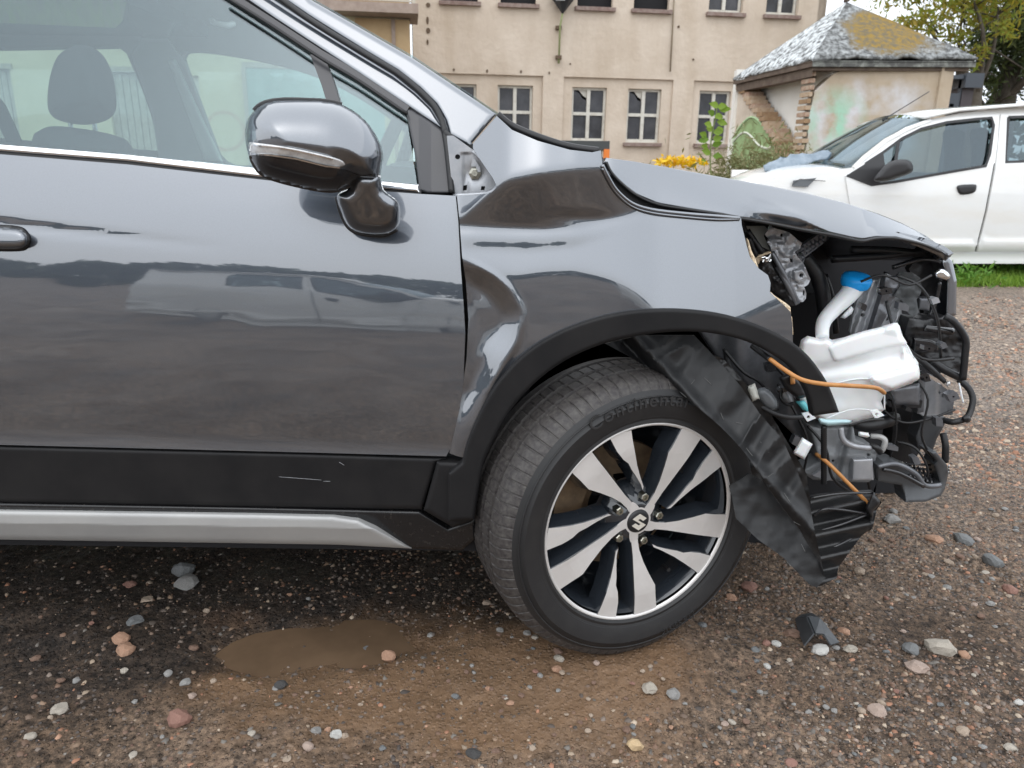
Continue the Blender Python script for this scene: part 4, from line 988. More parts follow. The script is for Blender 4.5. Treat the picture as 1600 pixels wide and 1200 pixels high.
A = up_[None]*(1-_sg(y1, 3.5)); dark = _sg(y1, 4.5)*(1-_sg(y2, 3)); A = A-dark*(.20+.10*np.sin((_GX-720)/60)**2)*dmp[None]+dark*(1-dmp[None])*.4
mid = _sg(y2, 2.5)*(1-_sg(y5, 5)); A = A+mid*(.27+.16*np.exp(-((_GY-y2[None]-6)/9)**2)*dmp[None]-.00045*np.clip(_GX-1000, 0, 300)*np.clip((_GY-350)/120, 0, 1))
A = A-(_sg(yl0, 2)*(1-_sg(yl1, 2)))*.20*lns[None]
A = A+_sg(y5, 5)*(.03-.0003*np.clip(_GY-520, 0, 200))
_DG = np.cumsum(-A*.00133*1.5, 0)
i0 = int((485-160)/1.5); _DG = _DG-_DG[i0][None]+1.392
_DG = _DG+.00016*np.clip(_GX-1150, 0, 200)
# pocket pushed in beside the door, with a folded ridge round it
_cr = curve([(712, 396), (742, 412), (772, 430), (797, 455), (814, 488), (807, 532), (785, 572), (760, 620), (742, 672), (735, 720)], 6, False)
_q = np.stack([_GX.ravel(), _GY.ravel()], 1); _dc = dist(_q, _cr, False).reshape(_GX.shape)
_in = inside(_q, np.vstack([_cr, [(600, 720), (600, 396)]])).reshape(_GX.shape)
_s = np.clip(np.where(_in, _dc, 0)/34, 0, 1); _s = _s*_s*(3-2*_s)
_taper = np.clip((_GY-396)/30, 0, 1)*np.clip((730-_GY)/120, 0, 1)
_DG = _DG+(.015+.006*fbm(N1, _GX*.02, _GY*.013, 2))*_s*_taper-.0034*np.exp(-(_dc/4.5)**2)*_taper*(1+.9*fbm(N2, _GX*.03, _GY*.03, 2))
_ys = 532-.75*(_GX-775)
_DG = _DG-.008/(1+np.exp(-np.clip((_GY-_ys)/6, -30, 30)))*np.exp(-((_GX-772)/24)**2)*np.exp(-((_GY-_ys)/60)**2)
_DG = _DG+.0035*np.exp(-(((_GX-905)/40)**2+((_GY-340)/9)**2))
def _blur(a):
    p = np.pad(a, 2, mode='edge'); k = np.array([1, 4, 6, 4, 1])/16
    a = sum(k[i]*p[i:i+a.shape[0], 2:-2] for i in range(5)); p = np.pad(a, 2, mode='edge'); return sum(k[i]*p[2:-2, i:i+a.shape[1]] for i in range(5))
_DG = _blur(_DG)
def Df_(x, y):
    s = np.shape(x); u = np.clip((np.ravel(x)-_gx[0])/3.0, 0, len(_gx)-1.001); v = np.clip((np.ravel(y)-_gy[0])/1.5, 0, len(_gy)-1.001)
    i = u.astype(int); j = v.astype(int); a = u-i; b = v-j
    r = (_DG[j, i]*(1-a)+_DG[j, i+1]*a)*(1-b)+(_DG[j+1, i]*(1-a)+_DG[j+1, i+1]*a)*b
    return r.reshape(s)
# ---- dark inner shell that closes every gap
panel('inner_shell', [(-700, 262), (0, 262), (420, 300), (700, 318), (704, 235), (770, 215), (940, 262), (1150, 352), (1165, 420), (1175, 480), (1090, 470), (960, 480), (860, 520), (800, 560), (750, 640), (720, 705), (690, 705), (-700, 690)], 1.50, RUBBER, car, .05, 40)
door = panel('front_door', [(-45, 240), (0, 241), (200, 257), (420, 282), (560, 296), (655, 303), (712, 306), (716, 345), (720, 420), (724, 470), (727, 520), (724, 600), (710, 690), (697, 713), (480, 707), (200, 700), (0, 695), (-40, 693), (-52, 600), (-52, 480)], Dd, PAINT, car, .006, 9)
panel('rear_door', [(-700, 210), (-53, 234), (-60, 480), (-60, 600), (-48, 692), (-700, 670)], Dd, PAINT, car, .006, 24)
hnd = puff('door_handle', curve([(-90, 352), (-20, 354), (25, 357), (39, 364), (43, 374), (40, 384), (25, 389), (-30, 388), (-90, 386)], 4), lambda x, y: Dd(x, y)-.010, .012, PAINT, door, R=12, step=4)
puff('handle_recess', curve([(-95, 348), (-20, 350), (28, 353), (43, 362), (48, 375), (43, 388), (26, 393), (-30, 392), (-95, 390)], 4), lambda x, y: Dd(x, y)-.001, .003, RUBBER, door, R=4, step=5)
TOPC = [(-700, 160), (0, 225), (200, 241), (400, 262), (560, 279), (655, 288)]
chrome = panel('chrome_strip', [(-700, 160), (0, 225), (200, 241), (400, 262), (560, 279), (654, 288.5), (655, 300), (560, 291), (400, 276), (200, 252), (0, 236), (-700, 172)], lambda x, y: Dd(x, y)-.006, CHROME, door, .012, 10, round_=5)
panel('belt_seal', [(-700, 170), (0, 234), (200, 250), (400, 274), (560, 289), (658, 298), (658, 305), (560, 296), (400, 282), (200, 258), (0, 242), (-700, 180)], lambda x, y: Dd(x, y)+.002, RUBBER, door, .01, 12)
# lower cladding
panel('door_cladding', [(-700, 668), (0, 697), (200, 702), (480, 709), (697, 716), (681, 724), (659, 796), (400, 792), (0, 785), (-700, 770)], lambda x, y: 1.400-.010*np.exp(-((y-(705+.028*x))/6)**2)*0+.00006*(y-700), CLAD, car, .02, 12, round_=7)
panel('arch_corner', [(683, 721), (722, 722), (745, 700), (762, 690), (752, 740), (741, 812), (708, 824), (662, 797)], lambda x, y: 1.392-.0002*(x-680), CLAD, car, .03, 8, round_=8)
panel('sill_trim', [(-700, 770), (0, 786), (400, 793), (655, 799), (700, 826), (742, 811), (744, 842), (722, 860), (640, 857), (590, 833), (560, 815), (400, 808), (0, 800), (-700, 784)], lambda x, y: 1.402+.0004*(y-790), DUSTB, car, .04, 10, round_=7)
panel('skid_strip', [(-700, 783), (0, 797), (200, 800), (400, 803), (520, 806), (560, 812), (600, 833), (643, 857), (530, 851), (400, 849), (200, 846), (0, 843), (-700, 828)], lambda x, y: 1.392+.0009*np.clip(y-(817+.015*x), 0, 60), SILVER, car, .05, 9, round_=9)
# wing
fender_poly = [(776, 181), (800, 203), (840, 220), (890, 234), (925, 238), (939, 235), (941, 255), (947, 268), (958, 292), (985, 316), (1015, 327), (1060, 333), (1110, 337), (1158, 341),
               (1159, 352), (1167, 385), (1172, 402), (1186, 420), (1200, 430), (1204, 442), (1203, 456), (1211, 464), (1226, 478), (1235, 487), (1238, 505), (1239, 536), (1205, 522), (1150, 502), (1090, 492), (1020, 490), (950, 498), (880, 520), (822, 555), (778, 606), (745, 668), (728, 716), (712, 712),
               (702, 708), (718, 640), (729, 560), (732, 500), (728, 440), (722, 400), (718, 345), (714, 306), (745, 305), (768, 301), (777, 292), (770, 278), (752, 252), (739, 232), (739, 224)]
fender = panel('crumpled_wing', fender_poly, Df_, PAINT, car, .004, 5, grid=4, eps=2.2)
# folded lips of the wing along the bonnet
for k, (dy, dd) in enumerate(((0, .0), (5, .012))):
    pts = [(941, 258+dy), (950, 276+dy), (964, 298+dy), (988, 318+dy), (1020, 328+dy), (1070, 334+dy), (1120, 338+dy), (1156, 341+dy*.3)]
    pxtube('folded_edge', [(x, y, float(Df_(np.array(x), np.array(y)))-.003+dd*0) for x, y in pts], .0035 if k == 0 else .0025, PAINT, fender, 8, 5)
# exposed bracket panel behind the wing
def Db(x, y):
    d = 1.475+0*np.asarray(x, float); r = np.hypot(x-742, y-271)
    return d+.008*np.exp(-(r/13)**2)+.004*np.exp(-((x-728)/5)**2)*(np.asarray(y) > 240)
br = panel('hinge_plate', [(698, 212), (708, 212), (739, 234), (756, 252), (773, 276), (782, 292), (772, 306), (708, 308)], Db, PAINT_IN, car, .004, 5, holes=[ah(715, 245, 4), [(724, 290), (730, 289), (729, 297), (723, 298)], [(752, 291), (758, 291), (757, 297), (751, 297)]], grid=4)
bc = P(742, 271, 1.475)
V, Fc = lathe_g([(.001, -.008), (.006, -.008), (.007, -.001), (.012, 0), (.013, .006)], 6, bc, np.array([0, 1., 0]), np.array([1., 0, 0]), np.array([0, 0, 1.])); mk('bolt', V, Fc, LUG, br)
pxtube('plate_edge', [(739, 236, 1.466), (756, 254, 1.46), (775, 280, 1.455), (776, 292, 1.455), (766, 301, 1.455), (745, 304, 1.455), (712, 306, 1.46)], .004, PAINT_IN, br)
panel('torn_sheet', L(crop(660, 160, 6), (470, 525), (490, 530), (540, 610), (545, 650), (520, 655), (500, 600), (455, 600)), 1.467, PAINT_IN, br, .003, 4)
# pillar and door frame
PIL = lambda x, y: 1.475+(300-np.asarray(y, float))*.00062
panel('windscreen_pillar', [(430, -60), (486, 0), (560, 42), (645, 91), (720, 141), (776, 178), (738, 223), (738, 232), (700, 212), (694, 190), (680, 165), (655, 140), (620, 112), (570, 82), (480, 26), (400, -28), (380, -60)], lambda x, y: PIL(x, y)-.012*0+.0006*np.clip((x-640)*0, 0, 1), PAINT, car, .05, 8, round_=9)
panel('door_frame', [(370, -60), (395, -24), (478, 31), (566, 86), (616, 116), (651, 144), (675, 168), (689, 192), (693, 204), (639, 168), (560, 115), (480, 63), (430, 30), (350, -25), (310, -60)], lambda x, y: PIL(x, y)+.004, PAINT, car, .05, 8, round_=6)
pxtube('door_seal', [(375, -50, 1.66), (475, 25, 1.632), (570, 84, 1.598), (620, 114, 1.58), (655, 142, 1.565), (680, 168, 1.55), (692, 194, 1.535), (698, 225, 1.512), (702, 260, 1.49), (706, 302, 1.468)], .0062, RUBBER, car, 8, 5)
pxtube('pillar_seal', [(694, 206, 1.525), (715, 222, 1.505), (738, 240, 1.492), (752, 254, 1.486)], .006, RUBBER, car)
def strip3(poly, w, D, mat, nm, th=.02, par=None): return strip(poly, w, D, mat, par or car, nm, th)
strip3([(300, -42), (348, -14), (420, 32), (500, 84), (560, 119), (637, 171)], 13, lambda x, y: PIL(x, y)+.006, SATIN, 'window_frame')
pxtube('frame_line', [(345, -10, 1.655), (420, 37, 1.625), (500, 90, 1.595), (560, 126, 1.575), (636, 178, 1.545)], .0035, RUBBER, car)
strip3([(494, 82), (512, 130), (524, 170), (534, 280)], 20, lambda x, y: PIL(x, y)+.008, SATIN, 'window_divider')
panel('corner_trim', [(633, 168), (645, 172), (693, 204), (697, 225), (705, 302), (668, 302), (655, 298), (650, 250)], lambda x, y: PIL(x, y)+.003+.004*np.clip((664-x)/10, -1, 1), SATIN, car, .02, 6, round_=4)
panel('door_glass', [(-700, -60), (290, -60), (345, -10), (420, 37), (488, 80), (505, 130), (517, 170), (525, 282), (400, 268), (200, 248), (0, 230), (-700, 168)], lambda x, y: PIL(x, y)+.016, WIN, car, .004, 30)
panel('quarter_glass', [(510, 95), (560, 125), (634, 174), (652, 290), (540, 280), (530, 170)], lambda x, y: PIL(x, y)+.016, WIN, car, .004, 20)
# scuttle strip and windscreen
pxtube('scuttle_seal', [(777, 179, 1.50), (800, 197, 1.50), (840, 214, 1.49), (888, 229, 1.48), (935, 236, 1.475)], .0075, RUBBER, car)
wA = [P(486, 0, 1.70), P(645, 91, 1.62), P(776, 179, 1.55)]
rows = []
for q in [P(300, -110, 1.80)]+wA:
    r = []
    for u in np.linspace(0, 1, 11):
        c = 4*u*(1-u); far = 4.58-q[1]; r.append((q[0]-.02*c, q[1]+.01+(far-q[1])*u, q[2]-.02*c-.05*u))
    rows.append(r)
V = [p for r in rows for p in r]; n = 11
Fc = [(i*n+j, i*n+j+1, (i+1)*n+j+1, (i+1)*n+j) for i in range(3) for j in range(n-1)]
o = mk('windscreen', V, Fc, WIN, car, smooth=True); o.modifiers.new('thick', 'SOLIDIFY').thickness = .005
rr = rows[0][0]
mk('roof_panel', *box_g((-3.0, 1.86, rr[2]-.07), (rr[0]-.35, 2.75, rr[2]-.03)), PAINT, car)
# ---- cabin
far_out = [(-800, -250), (200, -250), (330, -95), (470, 4), (560, 62), (700, 155), (760, 215), (760, 330), (-800, 330)]
hole1 = curve([(285, 100), (284, 86), (292, 80), (330, 82), (400, 94), (470, 112), (540, 142), (620, 195), (655, 245), (600, 262), (420, 258), (348, 252), (318, 190)], 4)
hole2 = [(-500, 75), (0, 76), (184, 73), (198, 84), (222, 140), (236, 180), (250, 236), (120, 226), (0, 216), (-500, 190)]
fd = panel('far_door_side', far_out, 2.78, LINER_IN, car, .05, 20, [hole1, hole2])
panel('far_window', hole1, 2.81, WINF, car, .004, 30); panel('far_window', hole2, 2.81, WINF, car, .004, 40)
panel('far_pillar_trim', [(262, 95), (272, 92), (345, 252), (320, 252)], 2.74, M('pale_pillar_trim', (.42, .47, .46), .6), car, .02, 10, round_=6)
panel('far_pillar', [(222, 60), (262, 60), (290, 100), (350, 262), (250, 262), (238, 180), (205, 85)], 2.76, GREYIN, car, .02, 12, round_=8)
mk('headliner', *box_g((-3.0, 1.72, 1.60), (rr[0]-.05, 2.76, 1.64)), GREYIN, car)
st_ = empty('front_seat', P(130, 300, 1.95), parent=car)
puff('headrest', curve([(110, 74), (125, 70), (145, 74), (165, 92), (178, 125), (182, 165), (174, 183), (155, 192), (128, 195), (98, 190), (80, 180), (74, 160), (78, 120), (90, 88)], 4), 1.98, .12, SEAT, st_, R=45, step=6)
puff('backrest', curve([(60, 205), (85, 197), (140, 203), (180, 212), (205, 228), (235, 300), (240, 420), (20, 420), (40, 300), (50, 220)], 4), 1.96, .2, SEAT, st_, R=60, step=10)
for x, y in ((109, 186), (147, 190)): pxtube('headrest_post', [(x, y, 1.98), (x+3, y+18, 1.98)], .006, CHROME, st_)
rs_ = puff('rear_seat', curve([(-330, 150), (-300, 130), (-200, 135), (-180, 200), (-150, 420), (-350, 420)], 3), 2.1, .3, SEAT, car, R=60, step=14)
panel('seat_belt', [(-4, 150), (8, 165), (34, 222), (10, 222), (-10, 180)], 1.95, SEAT, car, .004, 8)
pxtube('grab_handle', [(332, 33, 2.5), (338, 37, 2.45), (355, 40, 2.45), (364, 37, 2.5)], .009, M('grab_handle_grey', (.5, .52, .52), .5), car)
puff('dashboard', curve([(600, 262), (640, 252), (720, 262), (780, 300), (780, 420), (560, 420), (575, 300)], 3), 2.0, .35, BLACKM, car, R=30, step=10)
V, Fc = tube_g([P(606, 268, 1.9)+np.array([.075*math.sin(a), .17*math.cos(a), .17*math.sin(a)]) for a in np.linspace(0, 6.28, 28)], .016, 8); mk('steering_wheel', V, Fc, BLACKM, car, smooth=True)
panel('inner_sill_trim', [(540, 255), (650, 262), (660, 296), (540, 286)], 1.60, SATIN, car, .02, 12)
# ---- door mirror
mir = empty('door_mirror', P(590, 364, 1.40), parent=car)
mpoly = curve(L(c2, (118, 250), (132, 195), (165, 150), (200, 118), (260, 98), (340, 90), (450, 92), (560, 98), (650, 118), (730, 163), (800, 228), (850, 308), (878, 390), (872, 450), (845, 540), (735, 540), (690, 575), (620, 600), (540, 598), (420, 575), (300, 545), (220, 515), (170, 470), (138, 405), (120, 330)), 4)
def Dm(x, y): return 1.300+.00020*(np.asarray(x, float)-480)+0*y
cap = puff('mirror_cap', mpoly, Dm, .095, PAINT, mir, R=80, step=4, hb=.07)
lowp = curve(L(c2, (140, 395), (250, 405), (400, 425), (560, 455), (680, 480), (760, 510), (850, 500), (840, 545), (735, 545), (690, 578), (620, 603), (540, 602), (420, 580), (300, 550), (220, 520), (168, 475)), 4)
def prof_m(x, y):
    q = np.stack([np.ravel(x), np.ravel(y)], 1); d = np.clip(dist(q, mpoly)/82, 0, 1); d = np.where(inside(q, mpoly), d, 0)
    return ((1-(1-d)**2)**.5).reshape(np.shape(x))
def Dms(o): return lambda x, y: Dm(x, y)-.095*prof_m(x, y)+o
lowp = np.array([p for p in lowp])
lw = panel('lower_cover', lowp, Dms(-.002), BLACKG, mir, .012, 5, back=False)
ind = panel('turn_signal', curve(L(c2, (137, 330), (165, 328), (300, 345), (420, 366), (560, 398), (640, 422), (668, 448), (640, 460), (560, 452), (400, 412), (260, 392), (150, 384)), 3), Dms(-.005), LAMP, mir, .008, 4, round_=3, back=False)
strip(L(c2, (150, 390), (260, 398), (400, 418), (560, 458), (640, 466)), 2.4, Dms(-.0065), CHROME, mir, 'signal_trim', .004)
strip(L(c2, (160, 342), (300, 356), (420, 378), (600, 420)), 2.2, Dms(-.0078), CHROME, ind, 'signal_strip', .002)
puff('mirror_foot', curve(L(c2, (725, 500), (850, 505), (882, 590), (960, 655), (972, 740), (952, 800), (880, 833), (760, 826), (690, 792), (650, 722), (620, 620), (690, 578)), 4), lambda x, y: 1.345+.0006*(np.asarray(y, float)-330), .04, PAINT, mir, R=22, step=3, hb=.06)
pxtube('mirror_rim', [(*p, float(Dm(*p))+.004) for p in np.vstack([mpoly[8:34:2]])], .0035, RUBBER, mir)
pxtube('foot_seal', [(*p, 1.398) for p in L(c2, (620, 625), (648, 725), (690, 798), (760, 832), (880, 839), (955, 806))], .004, RUBBER, mir)

# ---- bonnet
bot = np.array([(947, 252), (955, 268), (972, 286), (995, 304), (1028, 318), (1075, 326), (1130, 334), (1158, 340), (1200, 347), (1250, 357), (1300, 366), (1332, 373), (1348, 375), (1368, 371), (1400, 371), (1440, 380), (1470, 392), (1484, 402)], float)
topl = np.array([(944, 246), (990, 252), (1040, 261), (1090, 270), (1140, 279), (1200, 290), (1260, 302), (1320, 317), (1370, 333), (1410, 349), (1445, 367), (1468, 383), (1484, 400)], float)
def along(p, n):
    d = np.concatenate([[0], np.cumsum(np.hypot(*np.diff(p, axis=0).T))]); u = np.linspace(0, d[-1], n); return np.stack([np.interp(u, d, p[:, 0]), np.interp(u, d, p[:, 1])], 1)
n = 90; xb_ = np.concatenate([np.linspace(947, 1330, 50), np.linspace(1336, 1484, 40)])
B = np.stack([xb_, np.interp(xb_, bot[:, 0], bot[:, 1])], 1); T = np.stack([xb_, np.interp(xb_, topl[:, 0], topl[:, 1])], 1)
B[:, 1] = np.maximum(B[:, 1], T[:, 1]+.3)
rows = []
Yb = np.interp(xb_, [947, 1150, 1350, 1484], [1.485, 1.475, 1.50, 1.66]); Yt = np.interp(xb_, [947, 1150, 1350, 1484], [1.51, 1.55, 1.60, 1.72])
m = 22
for j in range(m+1):
    u = j/m; q = B+(T-B)*u
    Yj = Yb+(Yt-Yb)*(u**1.35)*.9+(Yt-Yb)*.1*u
    # buckle above the torn wing
    Yj = Yj-.012*np.exp(-((xb_-1215)/38)**2)*np.exp(-((u-.30)/.16)**2)+.019*np.clip(1-u/np.maximum(np.interp(xb_, [1150, 1160, 1182, 1215, 1300], [0, .25, .62, .5, 0]), 1e-3), 0, 1)**.8*(1-np.clip((1170-xb_)/15, 0, 1))
    rows.append(P(q[:, 0], q[:, 1], Yj))
top_w = rows[-1].copy()
for j, (yy, dz) in enumerate(((.10, .006), (.25, .008), (.5, .008), (.75, .0), (.95, -.03), (1.05, -.08))):
    r = top_w.copy(); r[:, 1] = top_w[:, 1]+yy; s = yy/1.05
    sl_ = (top_w[:, 2]-CAM[2])/top_w[:, 1]; r[:, 2] = top_w[:, 2]+sl_*yy-.004-.05*yy*yy*0-.10*max(0, yy-.9); r[:, 0] = top_w[:, 0]*(1+0*yy); rows.append(r)
rows = np.array(rows); V = rows.reshape(-1, 3)
Fc = [(j*n+i, j*n+i+1, (j+1)*n+i+1, (j+1)*n+i) for j in range(len(rows)-1) for i in range(n-1)]
hood = mk('bonnet', V, Fc, PAINT, car, smooth=True)
so = hood.modifiers.new('thick', 'SOLIDIFY'); so.thickness = .012; so.offset = 1 if False else -1
pxtube('bonnet_edge', [(x, y+1.5, float(np.interp(x, xb_, Yb))+.002) for x, y in bot[:-1]], .0035, RUBBER, hood, 6, 4)
panel('bonnet_gap_seal', [(938, 240), (947, 255), (960, 276), (985, 300), (1020, 318), (1080, 329), (1158, 342), (1158, 352), (1060, 340), (990, 322), (955, 290), (936, 262)], 1.56, RUBBER, car, .04, 10)
# broken hinge bits between wing and bonnet
panel('torn_hinge', L(c3, (830, 275), (852, 285), (860, 310), (875, 330), (868, 350), (845, 320), (828, 300)), 1.5, DARKG, car, .01, 4)
panel('orange_chip', L(c3, (857, 290), (868, 292), (874, 318), (862, 312)), 1.52, ORANGE, car, .01, 4)
# ---- front end
WELL = (np.array([.04, 1.40, 0]), )
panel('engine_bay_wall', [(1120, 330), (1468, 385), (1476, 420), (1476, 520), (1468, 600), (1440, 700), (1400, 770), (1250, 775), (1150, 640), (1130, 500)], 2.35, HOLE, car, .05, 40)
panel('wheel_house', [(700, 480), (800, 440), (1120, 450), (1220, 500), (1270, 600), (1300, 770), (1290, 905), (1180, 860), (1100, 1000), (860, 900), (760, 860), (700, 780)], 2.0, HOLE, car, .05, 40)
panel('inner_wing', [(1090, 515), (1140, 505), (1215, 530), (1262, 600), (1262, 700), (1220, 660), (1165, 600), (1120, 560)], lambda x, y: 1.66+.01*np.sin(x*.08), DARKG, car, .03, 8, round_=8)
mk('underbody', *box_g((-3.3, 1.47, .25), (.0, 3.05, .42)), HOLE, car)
mk('engine_block', *box_g((.05, 2.0, .25), (.85, 2.7, .75)), HOLE, car)
# headlamp bracket, bent steel
rg = np.random.default_rng(3)
def crump(a, s, seed): return lambda x, y: a*fbm(N2, np.asarray(x)*s+seed, np.asarray(y)*s*1.1+seed*2, 3)
def Dc(base, a, s, seed):
    f_ = crump(a, s, seed); return lambda x, y: base+f_(x, y)
bk = panel('lamp_bracket', L(c7, (385, 120), (400, 150), (440, 165), (500, 180), (560, 200), (640, 270), (680, 300), (660, 350), (610, 380), (640, 430), (700, 500), (740, 600), (760, 640), (735, 690), (700, 710), (720, 770), (715, 820), (690, 850), (650, 850), (600, 770), (540, 650), (470, 520), (400, 400), (385, 330), (350, 290), (370, 260), (330, 215), (360, 180)), Dc(1.60, .016, .05, 3), MIDG, car, .006, 3, holes=[ah(*c7(490, 225), 2.6), ah(*c7(672, 602), 3.2), L(c7, (565, 440), (590, 450), (595, 480), (570, 480)), L(c7, (690, 740), (705, 745), (700, 800), (685, 780))], grid=3)
for a, b in (((395, 380), (640, 860)), ((450, 520), (620, 870))):
    (x0, y0), (x1, y1) = c7(*a), c7(*b); pxtube('bracket_rib', [(x0, y0, 1.585), ((x0+x1)/2+1, (y0+y1)/2, 1.578), (x1, y1, 1.59)], .0055, DARKG, bk)
panel('raised_pad', L(c7, (600, 560), (680, 540), (730, 620), (650, 670), (610, 650)), 1.578, MIDG, bk, .01, 4, holes=[ah(*c7(672, 602), 3.2)], round_=3)
panel('lamp_shell', L(c7, (105, 40), (150, 130), (200, 250), (300, 330), (385, 375), (390, 480), (420, 560), (500, 680), (600, 850), (620, 885), (570, 890), (480, 800), (400, 740), (370, 620), (370, 600), (270, 535), (230, 430), (165, 260), (120, 120)), Dc(1.585, .014, .06, 7), BLACKM, car, .01, 4)
panel('lamp_inner', L(c7, (150, 140), (330, 140), (370, 180), (320, 230), (380, 370), (300, 330), (200, 220)), 1.63, M('pale_lamp_backing', (.42, .42, .38), .6), car, .01, 5)
pxtube('lamp_rod', [(*c7(165, 180), 1.575), (*c7(310, 390), 1.575)], .006, BLACKM, car); pxtube('lamp_rod', [(*c7(180, 250), 1.57), (*c7(250, 420), 1.575)], .005, BLACKM, car)
for nm, pl, d in (('torn_edge', [(165, 255), (180, 280), (205, 370), (240, 440), (270, 530), (225, 490), (185, 440), (178, 370)], 1.432), ('torn_edge', [(235, 450), (270, 415), (340, 390), (385, 378), (390, 395), (330, 415), (300, 440), (270, 500)], 1.57),
                  ('torn_edge', [(385, 755), (420, 790), (480, 830), (540, 870), (570, 900), (575, 970), (545, 950), (450, 870), (385, 810)], 1.425), ('torn_edge', [(570, 990), (585, 990), (598, 1160), (560, 1140), (555, 1080)], 1.43)):
    panel(nm, L(c7, *pl), Dc(d, .004, .2, 2), FOAM, car, .012, 3, round_=2)
for a, b, c in ((335, 450, 360), (300, 470, 320)):
    pass
panel('metal_shard', L(c7, (300, 430), (385, 395), (395, 470), (350, 475), (310, 480)), Dc(1.56, .012, .2, 5), CHROME, car, .004, 3)
arm = panel('brace_arm', L(c7, (615, 365), (850, 205), (940, 230), (935, 260), (710, 430), (690, 500), (650, 460), (640, 420)), lambda x, y: 1.62+.0006*(x-1240)+.004*np.sin((np.asarray(x)*.62+np.asarray(y))*.9), DARKG, car, .015, 4, holes=[ah(*c7(665, 400), 2.4)])
pxtube('bay_hose', [(1255, 400, 1.74), (1276, 430, 1.74), (1287, 470, 1.74), (1290, 530, 1.74)], .018, BLACKM, car); pxtube('bay_hose', [(1288, 430, 1.85), (1300, 470, 1.85), (1306, 520, 1.85)], .009, BLACKM, car)
# washer bottle
wb = empty('washer_bottle', P(1330, 660, 1.62), parent=car)
tank = L(c4, (535, 815), (570, 793), (600, 800), (640, 808), (680, 800), (705, 815), (850, 785), (980, 750), (990, 735), (1062, 720), (1085, 760), (1105, 820), (1137, 890), (1165, 915), (1182, 940), (1187, 1010), (1150, 1055), (1060, 1085), (1000, 1105))+L(c5, (905, 228), (890, 262), (905, 300), (860, 335), (740, 370), (640, 380), (590, 345), (540, 300), (480, 240), (470, 150))
def tank_dents(x, y): 
    d = .022*np.exp(-((y-(575-.20*(np.asarray(x)-1300)))/9)**2)*(np.asarray(x) < 1410); return d+.008*fbm(N1, np.asarray(x)*.03, np.asarray(y)*.03, 2)
puff('tank', np.array(tank), lambda x, y: 1.60+.6*tank_dents(np.asarray(x, float), np.asarray(y, float))+.00025*(np.asarray(y)-560), .05, WHITEP, wb, R=9, step=4, hb=.10)
puff('tank_chamber', curve(L(c8, (595, 945), (700, 920), (900, 865), (965, 850), (982, 880), (985, 940), (960, 975), (830, 1030), (760, 1050), (690, 1030), (620, 1000)), 3), 1.545, .035, WHITEP, wb, R=6, step=4, hb=.04)
puff('tank_shoulder', curve(L(c8, (260, 690), (500, 600), (700, 550), (810, 522), (850, 620), (880, 700), (700, 740), (480, 800), (330, 840), (270, 760)), 3), 1.562, .02, WHITEP, wb, R=8, step=4, hb=.04)
puff('fluid', L(c5, (490, 262), (530, 255), (558, 290), (570, 320), (550, 318), (520, 300)), 1.53, .012, FLUID, wb, R=6, step=3)
puff('fluid', L(c5, (590, 338), (640, 345), (720, 345), (760, 352), (740, 368), (640, 378), (605, 365)), 1.528, .014, M('faint_blue_fluid', (.48, .68, .72), .3), wb, R=5, step=3)
for p in ((550, 335), (870, 322)): panel('mounting_lug', L(c5, (p[0]-30, p[1]-15), (p[0]+5, p[1]-22), (p[0]+36, p[1]+5), (p[0]-5, p[1]+22)), 1.515, WHITEP, wb, .006, 3, holes=[ah(*c5(*p), 2.6)])
neck = curve([(*c8(225, 640), 1.60), (*c8(225, 560), 1.62), (*c8(250, 490), 1.64), (*c8(330, 400), 1.66), (*c8(430, 300), 1.68), (*c8(480, 220), 1.69)], 6, False)
pts = np.array([P(a, b, c) for a, b, c in neck]); tube('filler_neck', pts, np.interp(np.linspace(0, 1, len(pts)), [0, .3, .6, .85, 1], [.014, .0155, .018, .022, .026]), WHITEP, wb, 16)
puff('neck_rib', L(c8, (365, 480), (410, 430), (450, 390), (470, 415), (455, 450), (400, 490)), 1.66, .012, WHITEP, wb, R=6, step=3)
cp = P(*c8(488, 195), 1.69); axd = np.array([.05, -.25, .96]); axd /= np.linalg.norm(axd); t1 = np.cross(axd, [0, 1., 0]); t1 /= np.linalg.norm(t1); t2 = np.cross(axd, t1)
V, Fc = lathe_g([(.030, -.012), (.033, -.004), (.0335, .006), (.030, .013), (.018, .015), (.001, .015)], 32, cp, axd, t1, t2); mk('filler_cap', V, Fc, BLUE, wb, smooth=True)
pxtube('cap_tab', [(*c8(560, 200), 1.665), (*c8(596, 172), 1.665)], .006, BLUE, wb)
for pl in (((1262, 545), (1330, 553), (1400, 527), (1428, 560)), ((1300, 600), (1345, 592), (1378, 600), (1382, 640)), ((1290, 655), (1330, 640), (1372, 642))):
    pxtube('mould_seam', [(a_, b_, 1.5545) for a_, b_ in pl], .0016, WHITEP, wb, 6, 6)
